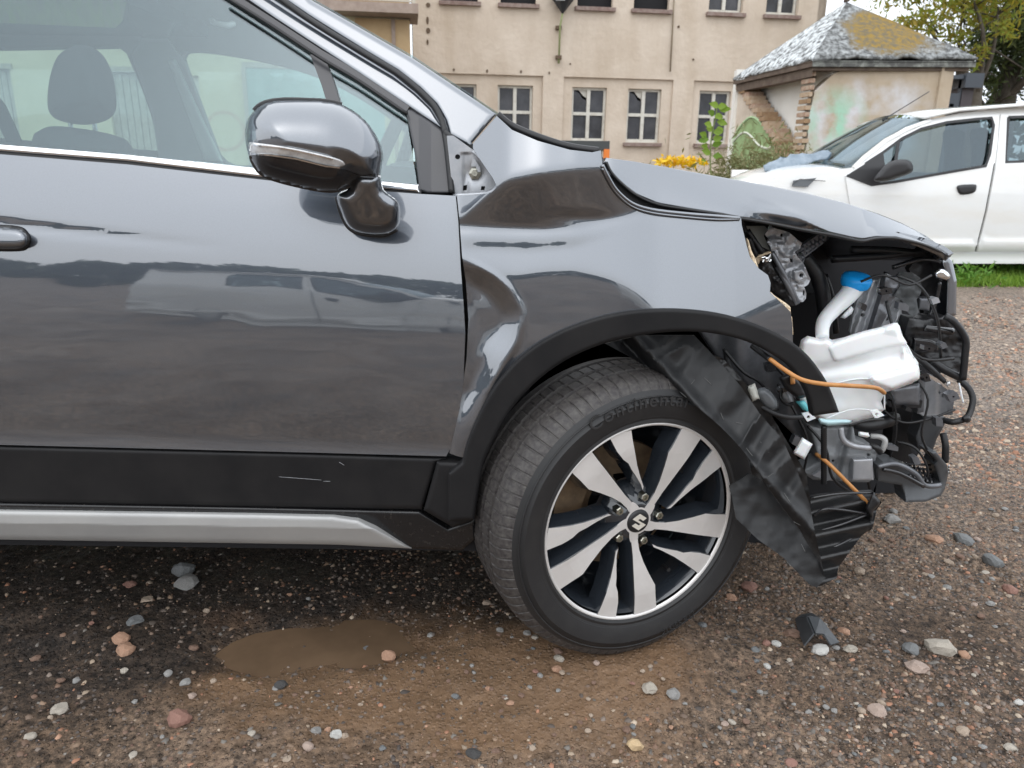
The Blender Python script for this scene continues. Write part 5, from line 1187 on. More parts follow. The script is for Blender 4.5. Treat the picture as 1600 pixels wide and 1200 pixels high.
# radiator support, panels
panel('support_panel', L(c8, (460, 620), (440, 590), (470, 440), (530, 230), (600, 190), (700, 180), (730, 140), (830, 170), (820, 300), (860, 520), (700, 560), (690, 620)), lambda x, y: 1.76+.012*np.sin((np.asarray(x)+.35*np.asarray(y))*.33), M('bright_primer_panel', (.52, .53, .55), .4, .4, col2=(.6, .61, .63), scale=30), car, .01, 4, holes=[ah(*c8(540, 462), 3.4), ah(*c8(775, 465), 2)], grid=4)
panel('support_post', L(c8, (720, 165), (830, 165), (800, 300), (720, 480), (650, 600), (600, 600), (650, 440), (700, 280)), Dc(1.735, .006, .05, 11), DARKG, car, .02, 3)
for a in ((700, 260, 640, 560), (790, 300, 690, 470)): pxtube('flange', [(*c8(a[0], a[1]), 1.755), (*c8((a[0]+a[2])/2+8, (a[1]+a[3])/2), 1.745), (*c8(a[2], a[3]), 1.755)], .004, MIDG, car)
panel('broken_shroud', L(c8, (820, 125), (930, 130), (990, 170), (1003, 250), (990, 300), (960, 340), (980, 440), (935, 482), (900, 450), (870, 400), (850, 350), (785, 310), (830, 240)), Dc(1.72, .02, .03, 4), M('dark_grey_torn_plastic', (.06, .065, .068), .5), car, .004, 4)
panel('shroud_box', L(c8, (985, 330), (1070, 330), (1060, 430), (975, 420)), 1.74, DARKG, car, .03, 6, round_=4)
panel('front_frame', L(c8, (850, 620), (900, 480), (1000, 500), (1150, 480), (1180, 465), (1240, 500), (1345, 640), (1340, 780), (1325, 960), (1290, 970), (1190, 930), (1080, 860), (985, 800), (930, 760), (900, 680)), Dc(1.72, .02, .035, 8), BLACKM, car, .06, 5, round_=5)
panel('frame_recess', L(c8, (945, 640), (1070, 655), (1130, 680), (1130, 740), (1060, 750), (940, 745)), 1.70, BLACKG, car, .02, 5, round_=4)
pxtube('frame_edge', [(*c8(1180, 470), 1.68), (*c8(1250, 510), 1.67), (*c8(1342, 645), 1.67), (*c8(1338, 790), 1.67), (*c8(1322, 965), 1.67)], .008, BLACKM, car, k=4)
pxtube('frame_strut', [(*c8(1020, 560), 1.69), (*c8(1120, 575), 1.685), (*c8(1240, 590), 1.69)], .008, BLACKG, car)
pxtube('frame_strut', [(*c8(1080, 820), 1.68), (*c8(1180, 890), 1.675), (*c8(1310, 955), 1.68)], .009, BLACKM, car)
pxtube('harness', [(*c8(920, 770), 1.66), (*c8(1020, 840), 1.65), (*c8(1090, 900), 1.65), (*c8(1170, 980), 1.66)], .007, BLACKM, car)
panel('grille_edge', [(1478, 398), (1488, 408), (1495, 440), (1494, 492), (1478, 500), (1480, 440), (1472, 410)], lambda x, y: 1.75+.0008*(np.asarray(x)-1480), PAINT, car, .05, 5, round_=6)
panel('lamp_remnant', [(1440, 395), (1478, 405), (1482, 470), (1470, 510), (1448, 520), (1440, 460), (1420, 420)], Dc(1.80, .01, .03, 9), BLACKM, car, .02, 5)
puff('bright_clip', curve(L(c8, (1095, 130), (1130, 100), (1180, 105), (1225, 150), (1210, 185), (1150, 190), (1105, 170)), 3), 1.72, .02, CHROME, car, R=5, step=2)
for pl in (((1300, 405), (1380, 400), (1440, 395), (1480, 412)), ((1330, 390), (1400, 392), (1470, 402))): pxtube('bonnet_catch', [(x, y, 1.78+.0003*i) for i, (x, y) in enumerate(pl)], .009, BLACKM, car)
for pl in (((1395, 418), (1440, 405), (1475, 412), (1482, 440)), ((1385, 425), (1378, 450), (1384, 500)), ((1450, 500), (1462, 470), (1468, 440))): pxtube('plastic_rib', [(x, y, 1.76) for x, y in pl], .006, BLACKG, car)
# crash box and grey brackets
puff('crash_box', L(c5, (905, 190), (1075, 165), (1085, 200), (1080, 290), (940, 290), (930, 240)), 1.66, .05, DARKG, car, R=8, step=4)
panel('crash_box_base', L(c5, (935, 262), (1085, 258), (1078, 292), (940, 292)), 1.62, BLACKM, car, .02, 5)
panel('bumper_bracket', L(c5, (1095, 125), (1130, 140), (1160, 150), (1225, 215), (1232, 260), (1225, 325), (1090, 328), (1065, 310), (1085, 200)), lambda x, y: 1.655+.03*np.sin((np.asarray(x)-1440)*.07), MIDG, car, .02, 4, holes=[ah(*c5(1182, 235), 3), ah(*c5(1165, 220), 2)])
panel('bumper_bracket', L(c5, (1060, 130), (1100, 130), (1090, 310), (1060, 320)), 1.63, DARKG, car, .03, 4, round_=3)
panel('bracket_edge', L(c5, (1095, 128), (1150, 152), (1228, 215), (1224, 222), (1140, 165), (1100, 140)), 1.64, CHROME, car, .003, 3)
panel('lower_support', L(c5, (940, 290), (1080, 290), (1050, 420), (1030, 480), (1060, 560), (960, 560), (930, 530), (945, 400)), 1.78, BLACKM, car, .05, 6)
panel('lower_support', L(c5, (1085, 330), (1190, 335), (1188, 370), (1150, 440), (1130, 500), (1060, 480), (1050, 430)), 1.70, M('dark_support', (.05, .052, .056), .45), car, .04, 5, round_=5)
# lower grey carrier
low = panel('lower_carrier', L(c5, (545, 370), (590, 385), (640, 385), (760, 382), (770, 440), (850, 470), (872, 500), (860, 560), (862, 620), (830, 640), (780, 640), (640, 632), (570, 628), (530, 602), (528, 580), (600, 540), (580, 470)), lambda x, y: 1.60+.02*np.exp(-((np.asarray(x)-1318+.25*(np.asarray(y)-690))/7)**2)-.015*np.exp(-((np.asarray(y)-712)/10)**2), M('mid_grey_plastic', (.19, .20, .21), .45, col2=(.24, .25, .26), scale=20), car, .05, 4, holes=[ah(*c5(830, 512), 2.4), ah(*c5(665, 540), 2)], round_=5)
pxtube('carrier_rib', [(*c5(700, 385), 1.575), (*c5(712, 440), 1.57), (*c5(760, 470), 1.57), (*c5(840, 480), 1.575)], .007, MIDG, low)
panel('carrier_pad', L(c5, (760, 535), (850, 530), (855, 630), (755, 632)), 1.575, MIDG, low, .02, 4, round_=3)
panel('carrier_lug', L(c5, (570, 610), (640, 560), (665, 620), (640, 634)), 1.58, MIDG, low, .01, 4, holes=[ah(*c5(622, 605), 2.6)])
pxtube('hook', [(*c5(842, 425), 1.60), (*c5(885, 428), 1.59), (*c5(908, 445), 1.585), (*c5(900, 480), 1.585), (*c5(885, 500), 1.59)], .0065, SILVER, car)
puff('white_plug', L(c5, (782, 402), (830, 408), (838, 425), (825, 432), (785, 424)), 1.57, .012, WHITEP, car, R=4, step=2)
pxtube('motor_hose', [(*c5(770, 360), 1.64), (*c5(830, 375), 1.63), (*c5(910, 355), 1.64), (*c5(950, 340), 1.68)], .016, BLACKM, car)
pxtube('motor_hose', [(*c5(840, 465), 1.58), (*c5(870, 480), 1.57), (*c5(885, 500), 1.58)], .007, BLACKM, car)
# bumper corner
bcn = panel('bumper_corner', L(c5, (870, 560), (900, 545), (960, 545), (1010, 570), (1060, 590), (1095, 620), (1100, 660), (1150, 650), (1165, 640), (1150, 590), (1140, 560), (1150, 540), (1120, 500), (1150, 500), (1200, 560), (1205, 600), (1190, 670), (1170, 705), (1100, 732), (1005, 735), (1000, 700), (985, 655), (930, 645), (875, 635)), lambda x, y: 1.58+.0006*(np.asarray(x)-1400)+.0015*np.clip(np.asarray(y)-760, -30, 30)*0+.02*np.sin((np.asarray(y)-720)*.05), M('bumper_dark_plastic', (.050, .053, .058), .35, col2=(.07, .075, .08), scale=15), car, .05, 4, round_=6)
for i in range(7):
    x = 985+i*20; pxtube('grille_slat', [(*c5(x, 545+i*6), 1.66), (*c5(x+22, 610+i*6), 1.60)], .003, BLACKG, bcn)
for i in range(4):
    pxtube('grille_slat', [(*c5(960+i*14, 552+i*16), 1.655), (*c5(1120+i*6, 560+i*22), 1.655)], .003, BLACKG, bcn)
pxtube('bumper_lip', [(*c5(875, 568), 1.57), (*c5(960, 555), 1.57), (*c5(1050, 600), 1.575), (*c5(1095, 655), 1.58), (*c5(1165, 655), 1.60)], .006, DARKG, bcn)
pxtube('bumper_lip', [(*c5(900, 580), 1.565), (*c5(980, 600), 1.565), (*c5(1090, 660), 1.57)], .005, BLACKG, bcn)
# cable loop
pxtube('cable_loop', [(*c5(1255, 160), 1.70), (*c5(1300, 200), 1.69), (*c5(1320, 250), 1.68), (*c5(1308, 310), 1.67), (*c5(1285, 342), 1.66), (*c5(1230, 358), 1.66), (*c5(1185, 350), 1.68)], .0075, RUBBER, car, 10, 6)
puff('cable_clip', curve(L(c5, (1270, 335), (1300, 328), (1313, 345), (1300, 362), (1275, 355)), 3), 1.655, .012, BLACKM, car, R=4, step=2)
pxtube('cable', [(*c5(1180, 410), 1.68), (*c5(1192, 470), 1.67), (*c5(1190, 545), 1.67)], .008, RUBBER, car)
pxtube('white_thread', [(*c5(1255, 175), 1.675), (*c5(1264, 220), 1.67), (*c5(1275, 268), 1.67)], .0022, WHITEP, car)
puff('white_clip', L(c5, (1192, 170), (1215, 165), (1218, 185), (1200, 192)), 1.65, .01, LAMP, car, R=3, step=2)
puff('reflector_chip', L(c5, (1204, 555), (1212, 560), (1210, 600), (1203, 598)), 1.64, .006, LAMP, car, R=2, step=2)
# ---- orange sleeves, loose connectors
pxtube('orange_wire', [(*c5(368, 62), 1.395), (*c5(440, 115), 1.37), (*c5(520, 160), 1.355), (*c5(620, 180), 1.355), (*c5(720, 187), 1.36), (*c5(860, 197), 1.40), (*c5(905, 222), 1.43)], .0044, ORANGE, car, 8, 6)
pxtube('black_wire', [(*c5(285, 0), 1.44), (*c5(330, 35), 1.42), (*c5(370, 64), 1.396)], .006, RUBBER, car)
pxtube('orange_wire', [(*c5(585, 508), 1.55), (*c5(640, 550), 1.52), (*c5(740, 650), 1.51), (*c5(835, 745), 1.50)], .0044, ORANGE, car, 8, 5)
cz_ = [(*c5(622, 380+i*22), 1.52+.0015*i) for i in range(13)]
pxtube('corrugated_tube', cz_, [.007, .0055]*30+[.007], RUBBER, car, 8, 5)
pxtube('wire_loom', [(*c5(160, 20), 1.60), (*c5(175, 90), 1.59), (*c5(220, 150), 1.585), (*c5(260, 190), 1.585)], .006, RUBBER, car)
pxtube('wire_loom', [(*c5(310, 275), 1.52), (*c5(380, 315), 1.51), (*c5(450, 335), 1.51), (*c5(520, 335), 1.515)], .006, RUBBER, car)
pxtube('wire_loom', [(*c5(425, 200), 1.56), (*c5(420, 245), 1.55), (*c5(450, 275), 1.55), (*c5(480, 270), 1.55)], .004, RUBBER, car)
pxtube('thin_hose', [(*c5(740, 375), 1.51), (*c5(830, 350), 1.50), (*c5(900, 345), 1.51)], .003, RUBBER, car)
puff('wire_connector', L(c5, (410, 150), (470, 120), (530, 180), (545, 240), (500, 250), (440, 205)), 1.53, .025, BLACKM, car, R=6, step=3)
puff('copper_clip', L(c5, (462, 130), (485, 120), (488, 180), (465, 185)), 1.50, .008, ORANGE, car, R=3, step=2)
puff('white_connector', L(c5, (475, 505), (520, 430), (570, 462), (530, 535)), 1.49, .02, WHITEP, car, R=4, step=3)
puff('bulb_socket', L(c5, (255, 195), (298, 175), (325, 250), (285, 268)), 1.52, .022, M('ivory_plastic', (.62, .62, .56), .5), car, R=6, step=3)
puff('clear_housing', curve(L(c5, (300, 210), (350, 195), (400, 240), (410, 290), (370, 310), (320, 270)), 3), 1.54, .03, M('smoky_housing', (.14, .15, .16), .12), car, R=10, step=3)
puff('grey_blob', curve(L(c5, (400, 200), (440, 190), (480, 240), (470, 275), (420, 260)), 3), 1.58, .02, MIDG, car, R=8, step=3)
# ---- wheel arch trim
outer = [(722, 722), (727, 700), (742, 660), (772, 604), (818, 553), (878, 516), (950, 492), (1020, 483), (1090, 485), (1150, 496), (1210, 519), (1255, 548), (1287, 588), (1303, 622), (1311, 644)]
inner = [(1270, 650), (1262, 615), (1238, 578), (1205, 553), (1165, 533), (1115, 521), (1060, 518), (1000, 524), (940, 538), (882, 564), (834, 600), (795, 645), (765, 700), (752, 740), (741, 812), (715, 815)]
oc = curve(outer, 4, False); ic = curve(inner[:-1], 4, False)
def Da(x, y): return 1.378+.00012*np.clip(np.asarray(x, float)-1150, 0, 999)-.00006*np.clip(900-np.asarray(x, float), 0, 200)
panel('arch_trim', np.vstack([oc, ic, [(700, 815), (700, 740)]]), Da, CLAD, car, .022, 7, round_=6)
for px, py in ((858, 553), (864, 556), (869, 553), (978, 511), (985, 521), (1077, 517), (1050, 490)): pass
# ---- torn liner
def Dl(x, y):
    x = np.asarray(x, float); y = np.asarray(y, float)
    d = np.interp(y, [520, 600, 700, 800, 920], [1.47, 1.43, 1.385, 1.36, 1.36])
    f = (x-(946+(y-536)*.92))   # distance from lower edge
    d = d+.03*np.exp(-((f-30)/12)**2)*(y < 760)-.02*np.exp(-((f-55)/14)**2)
    return d+.030*np.abs(fbm(N1, x*.020+y*.012, y*.010, 2))+.0025*np.abs(fbm(N2, x*.055+y*.02, y*.02, 1))
LIN = curve([(946, 537), (1009, 573), (1075, 625), (1126, 667), (1168, 713), (1192, 750), (1223, 793), (1250, 828)], 3, False).tolist()
LIN += [(1262, 850), (1280, 877), (1289, 902)]+[(1273, 830), (1265, 787), (1247, 740), (1223, 687), (1190, 650), (1157, 603), (1130, 572), (1105, 545), (1085, 524), (1000, 524)]
panel('torn_liner', LIN, Dl, LINER, car, .005, 5, grid=4)
panel('liner_flap', [(1140, 760), (1170, 740), (1192, 752), (1223, 795), (1252, 830), (1280, 877), (1290, 903), (1277, 918), (1264, 913), (1225, 872), (1183, 842), (1150, 810)], lambda x, y: 1.375+.012*fbm(N2, np.asarray(x)*.02, np.asarray(y)*.02, 3)-.0004*(np.asarray(y)-880), LINER, car, .005, 5)
panel('liner_back', [(1060, 540), (1130, 560), (1200, 640), (1260, 740), (1275, 840), (1230, 840), (1160, 740), (1090, 640)], Dc(1.50, .03, .02, 3), TRAY, car, .006, 6)
def Dt(x, y):
    x = np.asarray(x, float); y = np.asarray(y, float); v = (y-775+.22*(x-1265))
    return 1.50+.012*np.sin(v*.17)-.0006*(y-800)
panel('undertray', L(c5, (555, 708), (700, 690), (850, 682), (892, 735), (870, 770), (852, 850), (800, 890), (740, 970), (690, 1040), (682, 1090), (640, 1110), (600, 1130), (575, 1000), (560, 800)), Dt, TRAY, car, .008, 4, grid=4)
for a in ((575, 800, 640, 765, 840, 790), (590, 870, 700, 840, 830, 790), (600, 970, 680, 940, 760, 900), (560, 715, 690, 695, 850, 690)):
    pxtube('tray_rib', [(*c5(a[0], a[1]), 1.485), (*c5(a[2], a[3]), 1.478), (*c5(a[4], a[5]), 1.49)], .003, BLACKG, car)
puff('tray_lug', L(c5, (815, 760), (850, 690), (870, 640), (862, 700), (892, 735), (855, 775), (850, 860), (830, 870), (835, 800)), 1.49, .015, BLACKM, car, R=4, step=3)

# small clutter of the torn nose: cables, clips and brackets
_r = np.random.default_rng(77)
for a_, b_, c_, d_ in (((1385, 470), (1400, 520), (1440, 560), (1490, 560)), ((1400, 430), (1440, 450), (1465, 500), (1470, 560)), ((1430, 590), (1450, 625), (1440, 680), (1460, 720)), ((1380, 640), (1410, 660), (1450, 655), (1492, 640)),
                       ((1400, 690), (1430, 700), (1450, 735), (1440, 765)), ((1345, 440), (1380, 430), (1420, 445), (1455, 430)), ((1300, 690), (1330, 700), (1350, 730), (1365, 790)), ((1365, 600), (1395, 625), (1400, 680), (1385, 730)),
                       ((1215, 600), (1240, 640), (1262, 690), (1255, 740)), ((1130, 545), (1160, 580), (1190, 600), (1215, 640)), ((1180, 535), (1200, 560), (1235, 600), (1262, 660)), ((1262, 665), (1290, 700), (1300, 745), (1330, 770))):
    Yc_ = 1.615 if a_[0] > 1290 else 1.57
    pxtube('cable', [(*a_, Yc_+.02), (*b_, Yc_), (*c_, Yc_), (*d_, Yc_+.02)], .0022+.002*_r.random(), RUBBER, car, 6, 5)
for px, py in ((1408, 560), (1448, 590), (1462, 470), (1475, 540), (1420, 640), (1468, 660), (1395, 700), (1432, 720), (1350, 480), (1385, 455), (1452, 545), (1225, 610), (1245, 690), (1205, 575), (1490, 620), (1412, 480)):
    w_, h_ = 4+5*_r.random(), 3+5*_r.random(); a_ = _r.uniform(-.5, .5)
    q_ = [(px+u*w_*math.cos(a_)-v_*h_*math.sin(a_), py+u*w_*math.sin(a_)+v_*h_*math.cos(a_)) for u, v_ in ((-1, -1), (.4, -1), (1, -.5), (1, 1), (-1, .8))]
    panel('broken_clip', q_, 1.60 if px > 1290 else 1.555, (DARKG, BLACKM, MIDG, BLACKG)[_r.integers(4)], car, .018, 3, holes=[ah(px, py, 1.6)] if _r.random() < .4 else [])
for x0, y0, l_, an in ((1062, 612, 14, .7), (1080, 600, 9, -.9), (1126, 645, 12, 1.2), (1150, 660, 10, .2), (1166, 700, 16, .9), (1200, 745, 10, -.6), (1225, 770, 18, 1.0), (1240, 815, 12, .5), (1020, 560, 20, .5), (1100, 590, 16, .75), (1188, 690, 22, .9), (1252, 850, 14, 1.1)):
    x1, y1 = x0+l_*math.cos(an), y0+l_*math.sin(an); g_ = lambda a, b: float(Dl(np.array(float(a)), np.array(float(b))))-.0012
    pxtube('stress_mark', [(x0, y0, g_(x0, y0)), (x1, y1, g_(x1, y1))], .00045, M('plastic_stress_white', (.16, .16, .155), .7) if x0 == 1062 else bpy.data.materials['plastic_stress_white'], car, 5, 3)
# ---- front wheel
PHI = rad(22); WN = np.array([math.sin(PHI), -math.cos(PHI), 0]); WT = np.array([math.cos(PHI), math.sin(PHI), 0]); WZ = np.array([0, 0, 1.])
WC = P(1004, 820, 1.405); RT = .0
def wuv(px, py, off=0.):
    d = ray(px, py); q0 = WC+WN*off; t = ((q0-CAM)@WN)/(d@WN); q = CAM+d*t-q0; return np.array([q@WT, q[2]])
RR = np.mean([np.hypot(*wuv(*cw(*p))) for p in ((48, 700), (1055, 500), (680, 85), (420, 1130))])
RT = RR/.695; print('wheel centre', WC, 'rim r', RR, 'tyre', RT)
whl = empty('front_wheel', (WC[0], WC[1], 0), parent=car)
def wp(u, v, o): return WC+WT*u+WZ*v+WN*o
# tyre: lathe with grooves and shoulder slits
nb = 84; frac = (0, .06, .16, .22, .45, .72); seg = len(frac); NA = nb*seg
r0, ro = RR-.002, RT
pf = [(r0, -.004), (r0+.006, .004), (r0+.012, .003), (r0+.028, .009), (r0+.05, .012), (ro-.045, .008), (ro-.028, 0.0), (ro-.016, -.009), (ro-.008, -.018), (ro-.003, -.030), (ro-.001, -.045),
      (ro, -.052), (ro-.007, -.054), (ro-.007, -.062), (ro, -.064), (ro+.001, -.092), (ro-.007, -.094), (ro-.007, -.104), (ro+.001, -.106), (ro+.001, -.134), (ro-.007, -.136), (ro-.007, -.146), (ro, -.148), (ro-.001, -.16),
      (ro-.004, -.175), (ro-.010, -.188), (ro-.022, -.198), (ro-.045, -.206), (r0+.05, -.212), (r0, -.195)]
V = []; m = len(pf)
for k in range(NA):
    a = 2*math.pi*(k//seg+frac[k % seg])/nb; ph = k % seg
    for i, (r, d) in enumerate(pf):
        rr_ = r
        if ph in (1, 2) and i in (7, 8, 9, 10): rr_ -= .0028
        if ph in (1, 2) and i in (14, 15, 18, 19): rr_ -= .002
        aa = a+(.010*(i-8) if 6 <= i <= 10 else 0)*.25
        z = rr_*math.sin(aa); u = rr_*math.cos(aa)
        if z < -ro+.010: z = -ro+.010-.0*(z)
        if z < -ro*.86: d = d+(.010 if i < 11 else -.006)*((-z/ro-.86)/.14)*(.4 if i < 3 or i > 26 else 1)
        V.append(wp(u, z, d))
Fc = [(k*m+i, ((k+1) % NA)*m+i, ((k+1) % NA)*m+i+1, k*m+i+1) for k in range(NA) for i in range(m-1)]
ty = mk('tyre', V, Fc, TYRE, whl, smooth=True)
ty.data.materials.append(TYRE_S)
ty.data.polygons.foreach_set('material_index', [1 if (j % (m-1)) < 6 or (j % (m-1)) > 25 else 0 for j in range(NA*(m-1))])
em = ty.modifiers.new('split', 'EDGE_SPLIT'); em.split_angle = rad(30)
for r in (r0+.062, r0+.018, ro-.050):
    V, Fc = tube_g([wp(r*math.cos(a), r*math.sin(a), .010 if r > r0+.03 else .004) for a in np.linspace(0, 2*math.pi, 121)], .0016, 6); mk('sidewall_ring', V, Fc, TYRE_S, whl, smooth=True)
def arc_text(txt, size, r, a_mid, off, mat, parent, name, flip=False, sp=1.0, th=.0012):
    cu = bpy.data.curves.new(name, 'FONT'); cu.body = txt; cu.size = size; cu.extrude = th; cu.space_character = sp; cu.align_x = 'CENTER'
    to = bpy.data.objects.new(name, cu); COL.objects.link(to); dg = bpy.context.evaluated_depsgraph_get(); dg.update()
    me = bpy.data.meshes.new_from_object(to.evaluated_get(dg)); bpy.data.objects.remove(to)
    v = np.array([tuple(q.co) for q in me.vertices]); fs = [tuple(p.vertices) for p in me.polygons]; bpy.data.meshes.remove(me)
    s = -1 if not flip else 1
    a = a_mid+s*v[:, 0]/r; rr_ = r+(v[:, 1] if not flip else -v[:, 1])
    q = np.array([wp(R_*math.cos(A), R_*math.sin(A), off+z) for R_, A, z in zip(rr_, a, v[:, 2])])
    return mk(name, q, fs, mat, parent)
arc_text('Continental', .040, r0+.042, rad(97), .0125, TYRE_TXT, whl, 'tyre_lettering', sp=1.15, th=.0012)
arc_text('215/55 R17', .020, r0+.060, rad(292), .0125, TYRE_TXT, whl, 'tyre_lettering', flip=True)
# rim
Va, Fa = lathe_g([(RR-.0075, -.006), (RR-.003, .000), (RR, -.002), (RR+.001, -.010)], 120, WC, WN, WT, WZ); rim = mk('rim', Va, Fa, MACH, whl, smooth=True)
Vb, Fb = lathe_g([(RR-.011, -.010), (RR-.018, -.022), (RR-.022, -.05), (RR-.030, -.10), (RR-.03, -.19), (.02, -.20)], 90, WC, WN, WT, WZ); mk('rim_barrel', Vb, Fb, RIMB, whl, smooth=True)
Vd, Fd = lathe_g([(.07, -.115), (.145, -.115), (.146, -.135), (.07, -.135)], 60, WC, WN, WT, WZ); mk('brake_disc', Vd, Fd, RUST, whl)
cal = [wp(r*math.cos(a), r*math.sin(a), o) for o in (-.09, -.15) for r in (.10, .165) for a in np.linspace(rad(145), rad(205), 6)]
mk('brake_caliper', cal, [(i, i+1, i+7, i+6) for i in range(5)]+[(12+i, 18+i, 19+i, 13+i) for i in range(5)]+[(i, 12+i, 13+i, i+1) for i in range(5)]+[(6+i, 7+i, 19+i, 18+i) for i in range(5)]+[(0, 6, 18, 12), (5, 17, 23, 11)], RUST, whl)
wide = L(cw, (515, 683), (527, 730), (530, 800), (527, 930), (525, 1040), (521, 1117), (585, 1100), (641, 1066), (637, 1000), (636, 945), (610, 893), (583, 830), (566, 770), (562, 720), (566, 688), (545, 690))
narrow = L(cw, (452, 764), (442, 800), (437, 850), (434, 910), (428, 950), (436, 985), (436, 1040), (424, 1117), (375, 1117), (326, 1103), (350, 1050), (376, 985), (402, 915), (425, 835), (438, 780))
def spoke(poly_uv, ang, nm, back, o_in):
    c, s = math.cos(ang), math.sin(ang); R2 = np.array([[c, -s], [s, c]])
    p = np.array(poly_uv)@R2.T; v, f = tri2d(p, .014, grid=.02)
    r = np.hypot(v[:, 0], v[:, 1]); o = -.004-.016*np.clip((.17-r)/.13, 0, 1)**1.0
    fr = np.array([wp(u, w, q) for (u, w), q in zip(v, o)])
    k = len(fr); FF = f.tolist()
    a = mk(nm, fr, FF, MACH, whl)
    # body under the machined face, glossy black, widening towards the back
    bl_ = p; cen = bl_.mean(0); nb_ = len(bl_); o1 = lambda q: -.0045-.016*np.clip((.17-np.hypot(*q))/.13, 0, 1)
    V = [wp(*q, o1(q)) for q in bl_]
    nrm = np.roll(bl_, -1, 0)-np.roll(bl_, 1, 0); nrm = np.stack([nrm[:, 1], -nrm[:, 0]], 1); nrm /= np.linalg.norm(nrm, axis=1)[:, None]
    ar = np.sum(bl_[:, 0]*np.roll(bl_[:, 1], -1)-np.roll(bl_[:, 0], -1)*bl_[:, 1])
    if ar < 0: nrm = -nrm
    V += [wp(*(q+nq*.0012), o1(q)-.0015) for q, nq in zip(bl_, nrm)]
    V += [wp(*(q+nq*back*.55), o1(q)-.018) for q, nq in zip(bl_, nrm)]+[wp(*(q+nq*back), o1(q)-.04) for q, nq in zip(bl_, nrm)]
    FF = []
    for l in range(3):
        for i in range(nb_): j = (i+1) % nb_; FF.append((l*nb_+i, l*nb_+j, (l+1)*nb_+j, (l+1)*nb_+i))
    b = mk('spoke_body', V, FF, RIMB, whl, smooth=False); return a
wu_ = [wuv(*p) for p in wide]; nu_ = [wuv(*p) for p in narrow]
for k in range(5):
    spoke(wu_, 2*math.pi*k/5, 'spoke', .012, 0); spoke(nu_, 2*math.pi*k/5, 'spoke', .010, 0)
# hub centre star between the bolts
hubp = [wuv(*cw(*p)) for p in ((565, 690), (553, 648), (515, 690))]
hv = []
for a in np.linspace(0, 2*math.pi, 60, endpoint=False): hv.append((.044*math.cos(a), .044*math.sin(a)))
bolts = [wuv(*cw(*p)) for p in ((583, 478), (670, 567), (590, 705), (455, 705), (448, 565))]
rb_ = np.mean([np.hypot(*b) for b in bolts]); a_b = math.atan2(bolts[2][1], bolts[2][0])
Vh, Fh = lathe_g([(.001, -.020), (.034, -.020), (.040, -.021), (.045, -.026), (.075, -.045), (.078, -.075)], 60, WC, WN, WT, WZ)
mk('hub', Vh, Fh, RIMB, whl, smooth=True)
# machined arms that run into the hub: ring with scallops at the bolts
V = []; K = 140
for k in range(K):
    a = 2*math.pi*k/K; da = min(abs((a-a_b-2*math.pi*j/5+math.pi) % (2*math.pi)-math.pi) for j in range(5))
    ro_ = .031+.019*np.clip((da-.25)/.35, 0, 1)
    V += [wp(.0265*math.cos(a), .0265*math.sin(a), -.0185), wp(ro_*math.cos(a), ro_*math.sin(a), -.0187)]
mk('hub_face', V, [(2*k, 2*k+1, (2*k+3) % (2*K), (2*k+2) % (2*K)) for k in range(K)], MACH, whl)
for k in range(5):
    a = a_b+2*math.pi*k/5; c = wp(rb_*math.cos(a), rb_*math.sin(a), -.028)
    V, Fc = lathe_g([(.0125, -.02), (.0125, .0), (.0105, .001), (.010, .004)], 24, c, WN, WT, WZ); V2, F2 = lathe_g([(.0095, -.01), (.0095, .009), (.008, .011), (.0045, .011), (.0042, .004), (.0003, .004)], 6, c, WN, WT, WZ, a)
    ln_ = mk('lug_nut', V2, F2, LUG, whl)
Vc, Fc = lathe_g([(.001, -.0140), (.020, -.0142), (.025, -.016), (.0265, -.020)], 48, WC, WN, WT, WZ); mk('centre_cap', Vc, Fc, BLACKM, whl, smooth=True)
S_ = [(0.0, 1.0), (0.9, 0.42), (0.47, 0.13), (0.0, 0.43), (-0.24, 0.28), (0.9, -0.42), (0.0, -1.0), (-0.9, -0.42), (-0.47, -0.13), (0.0, -0.43), (0.24, -0.28), (-0.9, 0.42)]
ca, sa = math.cos(rad(-4)), math.sin(rad(-4)); ep = [(.0185*(x*ca-y*sa), .0185*(x*sa+y*ca)) for x, y in S_]
v, f = tri2d(np.array(ep), .02, grid=1); k = len(v); EMB = M('emblem_steel', (.72, .68, .6), .4, .3)
mk('emblem', [wp(*q, -.0118) for q in v]+[wp(*q, -.0145) for q in v], f.tolist()+[(a, b, b+k, a+k) for a, b in bedges([tuple(t) for t in f.tolist()])], EMB, whl)
vv = wuv(*cw(738, 893)); V, Fc = tube_g([wp(*vv, -.05), wp(vv[0]*.97, vv[1]*.97, -.022)], [.005, .0045], 8); mk('valve', V, Fc, RUBBER, whl)
for a_, b_ in (((436, 745), (502, 750)), ((505, 752), (516, 752)), ((530, 722), (538, 727))):
    pxtube('scratch', [(*a_, 1.3975), (*b_, 1.3975)], .0004, MIDG, car, 5, 3)
# rear and far wheels stand outside the picture
for cx, Y in ((WC[0]-2.6, 1.45), (WC[0]-2.6, 2.85), (WC[0], 2.85)): wheel_simple(cx, .33, Y, car, .335)
mk('far_side', *box_g((-3.3, 3.0, .3), (1.0, 3.05, .95)), PAINT, car)

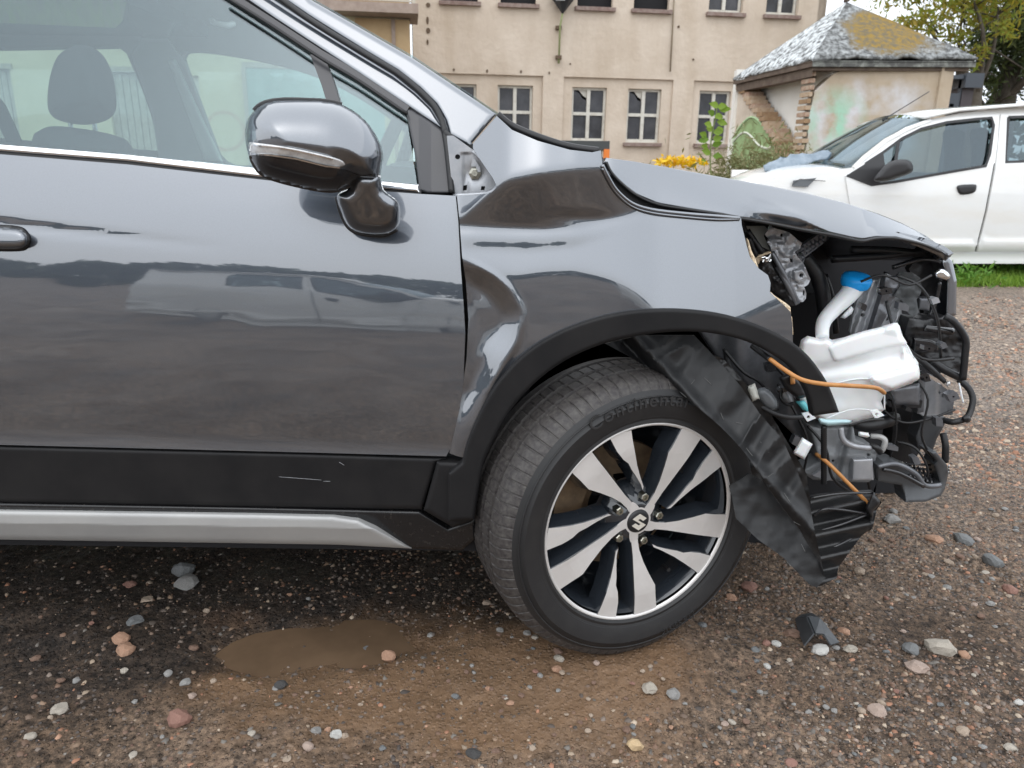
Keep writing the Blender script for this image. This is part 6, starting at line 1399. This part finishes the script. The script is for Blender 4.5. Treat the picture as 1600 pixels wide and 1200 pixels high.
# ------------------------------------------------------------------ loose things on the ground
PL = M('loose_dark_plastic', (.045, .05, .055), .45, col2=(.06, .065, .07), scale=20)
q = G(1276, 1000, .0)
Lf = [(1244, 968, .004), (1262, 965, .036), (1273, 991, .040), (1258, 1010, .012), (1249, 987, .004)]
Rf = [(1262, 965, .036), (1280, 967, .030), (1293, 983, .022), (1310, 1005, .004), (1297, 1009, .006), (1286, 992, .026), (1273, 991, .040)]
Bk = [(1253, 962, .004), (1268, 960, .022), (1280, 967, .030), (1262, 965, .036), (1244, 968, .004)]
pv = []; pf_ = []
for pl_ in (Lf, Rf, Bk):
    pf_.append(tuple(range(len(pv), len(pv)+len(pl_))))
    for a, b, h in pl_: pv.append(G(a, b, h))
o = mk('plastic_fragment', pv, pf_, PL); o.modifiers.new('thick', 'SOLIDIFY').thickness = .004
tag(o, 'bent piece of broken dark grey plastic trim lying on the gravel', 'plastic fragment')
# stones
def stone_mesh(seed, sub=2):
    r = np.random.default_rng(seed); bm = bmesh.new(); bmesh.ops.create_icosphere(bm, subdivisions=sub, radius=1)
    pl = r.normal(size=(9, 3)); pl /= np.linalg.norm(pl, axis=1)[:, None]; dd = .62+.3*r.random(9)
    for vx in bm.verts:
        p = np.array(vx.co)
        for n_, d_ in zip(pl, dd):
            e = p@n_-d_
            if e > 0: p = p-n_*e*.92
        p = p*(1+.06*r.normal()); vx.co = p
    me = bpy.data.meshes.new('stone'); bm.to_mesh(me); bm.free(); return me
STM = [stone_mesh(s) for s in range(14)]
def stmat(nm, c, c2): return M(nm, c, .7, 0, col2=c2, scale=14, detail=8, bump=.35, bscale=30, bdist=.01, rough2=.85)
SC = {'grey': stmat('grey_stone', (.20, .195, .185), (.31, .30, .285)), 'pale': stmat('pale_stone', (.33, .29, .24), (.44, .40, .34)), 'tan': stmat('tan_stone', (.30, .23, .17), (.40, .32, .25)),
      'brown': stmat('brown_stone', (.15, .09, .065), (.22, .14, .10)), 'orange': stmat('orange_stone', (.34, .17, .10), (.40, .27, .19)), 'red': stmat('red_stone', (.22, .105, .08), (.29, .17, .13)),
      'slate': stmat('slate_stone', (.12, .125, .125), (.19, .195, .195)), 'yellow': stmat('yellow_stone', (.48, .33, .17), (.55, .42, .26)), 'pink': stmat('pink_stone', (.34, .25, .20), (.42, .33, .28)), 'white': stmat('white_stone', (.42, .41, .38), (.54, .53, .50)),
      'dark': stmat('dark_stone', (.035, .033, .033), (.07, .068, .066))}
MESHC = {}
def stone(px, py, w, col, label, group=None, cat='stone', flat=.62, seed=None, tall=None):
    g0 = G(px, py, 0); z = float(gz(np.array([g0[0]]), np.array([g0[1]]))[0]); g0 = G(px, py, z)
    dep = (g0-CAM)@fw; r = w/F*dep/2; s = random.randrange(14) if seed is None else seed
    key = (s, col)
    if key not in MESHC:
        me = STM[s].copy(); me.materials.append(SC[col]); MESHC[key] = me
    o = bpy.data.objects.new(cat, MESHC[key]); COL.objects.link(o)
    fl = tall or flat*(.8+.4*random.random())
    o.scale = (r*1.05, r*(.8+.3*random.random()), r*fl); o.rotation_euler = (random.uniform(-.2, .2), random.uniform(-.2, .2), random.uniform(-.5, .5))
    o.location = (g0[0], g0[1]+r*.3, z+r*fl*.30)
    tag(o, label, cat, group); return o
NAMED = [(287, 916, 36, 'grey', 'rounded speckled grey stone in the shade under the silver sill strip'), (284, 896, 36, 'slate', 'dark slate stone right behind the rounded speckled grey stone'), (228, 942, 23, 'tan', 'small round tan stone below the flat reddish chip under the sill'), (200, 918, 22, 'red', 'flat reddish chip above the small round tan stone'),
 (209, 976, 27, 'slate', 'angular bluish grey stone just above the pair of orange rocks'), (188, 1003, 34, 'orange', 'larger upper rock of the orange pair on the dark mud'), (194, 1020, 30, 'orange', 'smaller lower rock of the orange pair on the dark mud'),
 (90, 1114, 30, 'pale', 'pale oval stone on the mud near the lower left picture corner'), (277, 1130, 42, 'red', 'flat dark red rock half sunk in the mud in front of the puddle'), (607, 1029, 25, 'orange', 'wedge shaped orange tan stone at the right end of the puddle'), (571, 1019, 18, 'slate', 'small slate stone in the puddle beside the wedge shaped one'),
 (480, 1170, 20, 'pink', 'pinkish pebble at the bottom edge, left of the white pebble'), (524, 1152, 22, 'white', 'white pebble lying right of the pinkish one near the bottom edge'), (512, 1143, 12, 'orange', 'tiny orange pebble touching the white pebble'), (493, 1145, 18, 'grey', 'grey pebble just left of the tiny orange one'),
 (288, 1070, 17, 'grey', 'upright grey pebble on the mud below the puddle'), (207, 1183, 15, 'pale', 'pale pebble at the bottom edge far left'), (437, 1074, 20, 'dark', 'black stone chip in the mud below the puddle'), (740, 1182, 26, 'dark', 'shiny black lump at the bottom edge in the brown mud'), (302, 1015, 16, 'brown', 'brown pebble at the left shore of the puddle'),
 (673, 996, 13, 'grey', 'grey pebble at the right shore of the puddle'), (46, 1154, 20, 'pale', 'pale stone chip at the left edge of the picture'), (873, 1032, 19, 'pale', 'cream cube shaped stone right in front of the tyre'), (872, 1020, 16, 'brown', 'brown pebble between the tyre and the cream stone'),
 (870, 1049, 17, 'orange', 'orange chip below the cream stone by the tyre'), (1471, 1018, 46, 'pale', 'largest cream stone at the right, on the gravel'), (1425, 1020, 27, 'slate', 'bluish stone left of the largest cream stone'), (1437, 1050, 38, 'pink', 'long flat pinkish stone below the largest cream stone'), (1509, 1026, 19, 'orange', 'orange pebble right of the largest cream stone'),
 (1281, 1020, 32, 'white', 'white grey stone in front of the broken plastic piece'), (1238, 994, 27, 'brown', 'brown red stone left of the broken plastic piece'), (1198, 1008, 15, 'red', 'red pebble left of the brown red stone'), (1180, 1018, 15, 'slate', 'narrow slate pebble left of the red pebble'), (1213, 1008, 15, 'white', 'white pebble between the red pebble and the plastic piece'),
 (992, 1170, 27, 'yellow', 'yellow ochre stone near the bottom edge'), (1237, 1195, 20, 'red', 'red brick chip at the bottom edge'), (1506, 1147, 21, 'tan', 'tan stone right of centre near the lower right corner'), (1579, 1172, 20, 'pale', 'pale stone in the lower right corner'), (1015, 1080, 24, 'pale', 'flat pale chip below the wheel'),
 (1053, 1087, 22, 'grey', 'grey chip beside the flat pale chip below the wheel'), (1172, 922, 30, 'red', 'dull red stone beside the tip of the torn liner'), (1143, 937, 18, 'orange', 'orange red pebble between tyre and dull red stone'), (1395, 816, 28, 'grey', 'flat grey stone behind the hanging undertray'), (1508, 848, 36, 'slate', 'large flat slate stone on the right gravel'),
 (1460, 846, 26, 'orange', 'orange pink stone left of the large flat slate'), (1553, 881, 36, 'slate', 'thin slate splinter near the right picture edge'), (1370, 1115, 28, 'pink', 'pink elongated chip on the lower right gravel'), (1098, 980, 16, 'slate', 'slate pebble right of the tyre foot'), (1344, 896, 18, 'tan', 'tan pebble beside the liner tip, on the right'), (1580, 925, 22, 'red', 'flat red stone at the right edge'),
 (1199, 1043, 14, 'white', 'small white pebble under the slate pebble'), (1330, 1018, 22, 'pale', 'pale flat chip right of the white grey stone'), (1320, 990, 20, 'orange', 'orange chip right of the broken plastic piece'), (1592, 1100, 16, 'white', 'white pebble at the right edge of the gravel'), (1248, 840, 14, 'pale', 'pale pebble in the shade beneath the torn nose')]
for px, py, w, c, lab in NAMED: stone(px, py, w, c, lab, cat='stone')
KL = {'grey': 'small grey pebble lying loose on the gravel', 'pale': 'small pale pebble lying loose on the gravel', 'tan': 'small tan pebble lying loose on the gravel', 'brown': 'small brown pebble half sunk in the gravel', 'orange': 'small orange pebble lying loose on the gravel', 'red': 'small brick red pebble lying loose on the gravel', 'slate': 'small bluish slate pebble lying loose on the gravel', 'pink': 'small pinkish pebble lying loose on the gravel', 'white': 'tiny white pebble lying loose on the gravel'}
n_ = 0; rg = np.random.default_rng(21)
while n_ < 225:
    px, py = rg.uniform(20, 1590), rg.uniform(760, 1190)
    if px < 1180 and py < 900: continue
    dens = .16 if px < 760 else (1. if px > 1280 and 770 < py < 960 else (.5 if py < 1120 else .3))
    if rg.random() > dens: continue
    if ((px-500)/180)**2+((py-1005)/60)**2 < 1 and rg.random() < .9: continue
    if 760 < px < 1180 and py < 1015-((px-970)/210)**2*90: continue
    c = rg.choice(['grey', 'pale', 'tan', 'brown', 'orange', 'red', 'slate', 'pink', 'white'], p=[.26, .08, .20, .22, .03, .04, .10, .05, .02])
    w = (8+7*rg.random()**2.5)*(1. if py > 850 else .9)
    stone(px, py, w, str(c), KL[c], 'loose '+c+' pebbles', 'pebble'); n_ += 1
# gravel: thousands of crumbs nobody could count
def gravel(n, name, label, x0, x1, y0, y1, smin, smax, seed, dens, light=0.):
    r = np.random.default_rng(seed); x = r.uniform(x0, x1, n*3); y = r.uniform(y0, y1, n*3)
    k = r.random(n*3) < dens(x, y); x, y = x[k][:n], y[k][:n]; n = len(x)
    base = np.array([(1, 0, 0), (.31, .95, 0), (-.81, .59, 0), (-.81, -.59, 0), (.31, -.95, 0), (.5, .3, .8), (-.4, .45, .75), (-.1, -.6, .85)], float)
    tri = np.array([(0, 1, 5), (1, 2, 6), (1, 6, 5), (2, 3, 6), (3, 4, 7), (3, 7, 6), (4, 0, 7), (0, 5, 7), (5, 6, 7)])
    s = smin+(smax-smin)*r.random(n)**3.0
    j = 1+.28*r.normal(size=(n, 8, 3)); v = base[None]*j; v[:, :, 2] *= (.5+.4*r.random(n))[:, None]
    a = r.uniform(0, 6.28, n); ca, sa = np.cos(a)[:, None], np.sin(a)[:, None]; el = (.7+.6*r.random(n))[:, None]
    X = (v[:, :, 0]*ca-v[:, :, 1]*sa)*s[:, None]*el; Y = (v[:, :, 0]*sa+v[:, :, 1]*ca)*s[:, None]; Z = v[:, :, 2]*s[:, None]
    z = gz(x, y); V = np.stack([X+x[:, None], Y+y[:, None], Z+z[:, None]-.15*s[:, None]], 2).reshape(-1, 3)
    T = (tri[None]+8*np.arange(n)[:, None, None]).reshape(-1, 3)
    me = bpy.data.meshes.new(name); me.vertices.add(len(V)); me.vertices.foreach_set('co', V.ravel()); me.loops.add(T.size); me.loops.foreach_set('vertex_index', T.ravel())
    me.polygons.add(len(T)); me.polygons.foreach_set('loop_start', np.arange(0, T.size, 3)); me.update(calc_edges=True)
    pal = np.array([(.17, .15, .135), (.10, .088, .08), (.30, .26, .21), (.20, .15, .11), (.14, .095, .07), (.27, .15, .10), (.135, .135, .13), (.42, .38, .32), (.055, .05, .048), (.13, .10, .08), (.34, .22, .16)])
    pp = np.array([.13, .16, .04, .12, .19, .04, .08, .012, .15, .068, .01])+light*np.array([.1, 0, .16, .1, 0, .16, .12, .06, 0, 0, .2]); c = np.array([1.12, 1.0, .9])*pal[r.choice(len(pal), n, p=pp/pp.sum())]*(.8+.4*r.random((n, 1)))
    at_ = me.attributes.new('tone', 'FLOAT_COLOR', 'POINT'); at_.data.foreach_set('color', np.repeat(np.hstack([c, np.ones((n, 1))]), 8, 0).astype(np.float32).ravel())
    me.materials.append(GRAV); o = bpy.data.objects.new(name, me); COL.objects.link(o); tag(o, label, kind='stuff'); return o
GRAV = M('gravel_crumbs', (.2, .2, .2), .7)
_an = GRAV.node_tree.nodes.new('ShaderNodeAttribute'); _an.attribute_name = 'tone'; GRAV.node_tree.links.new(_an.outputs['Color'], GRAV.node_tree.nodes['Principled BSDF'].inputs['Base Color'])
def dn(x, y):
    q = (x-(-.1))/.35+(y-1.65)/.6; s = 1/(1+np.exp(-q*1.6)); p = np.exp(-(((x-cx-.08)/.55)**2+((y-cy+.06)/.24)**2)**2)
    return np.clip((.10+.9*s)*(.35+1.5*(fbm(N1, x*3.1, y*3.1, 3)+.3))*(1-.93*p), 0, 1)
gravel(95000, 'gravel', 'mixed fine gravel strewn over the wet mud', -1.5, 2.3, .9, 3.2, .0012, .0075, 1, dn)
gravel(42000, 'far_gravel', 'coarser gravel towards the white car', .5, 5.5, 2.4, 6.6, .003, .015, 2, lambda x, y: np.clip(.15+1.4*(fbm(N2, x*2, y*2, 3)+.25), 0, 1), 1.)
gravel(4500, 'shade_gravel', 'dark gravel in the shade beneath the car', -1.6, .6, 1.6, 3.2, .0015, .008, 3, lambda x, y: np.clip(.3+fbm(N2, x*4, y*4, 2), 0, 1)*(1-np.exp(-(((x-cx)/.5)**2+((y-cy)/.2)**2))))
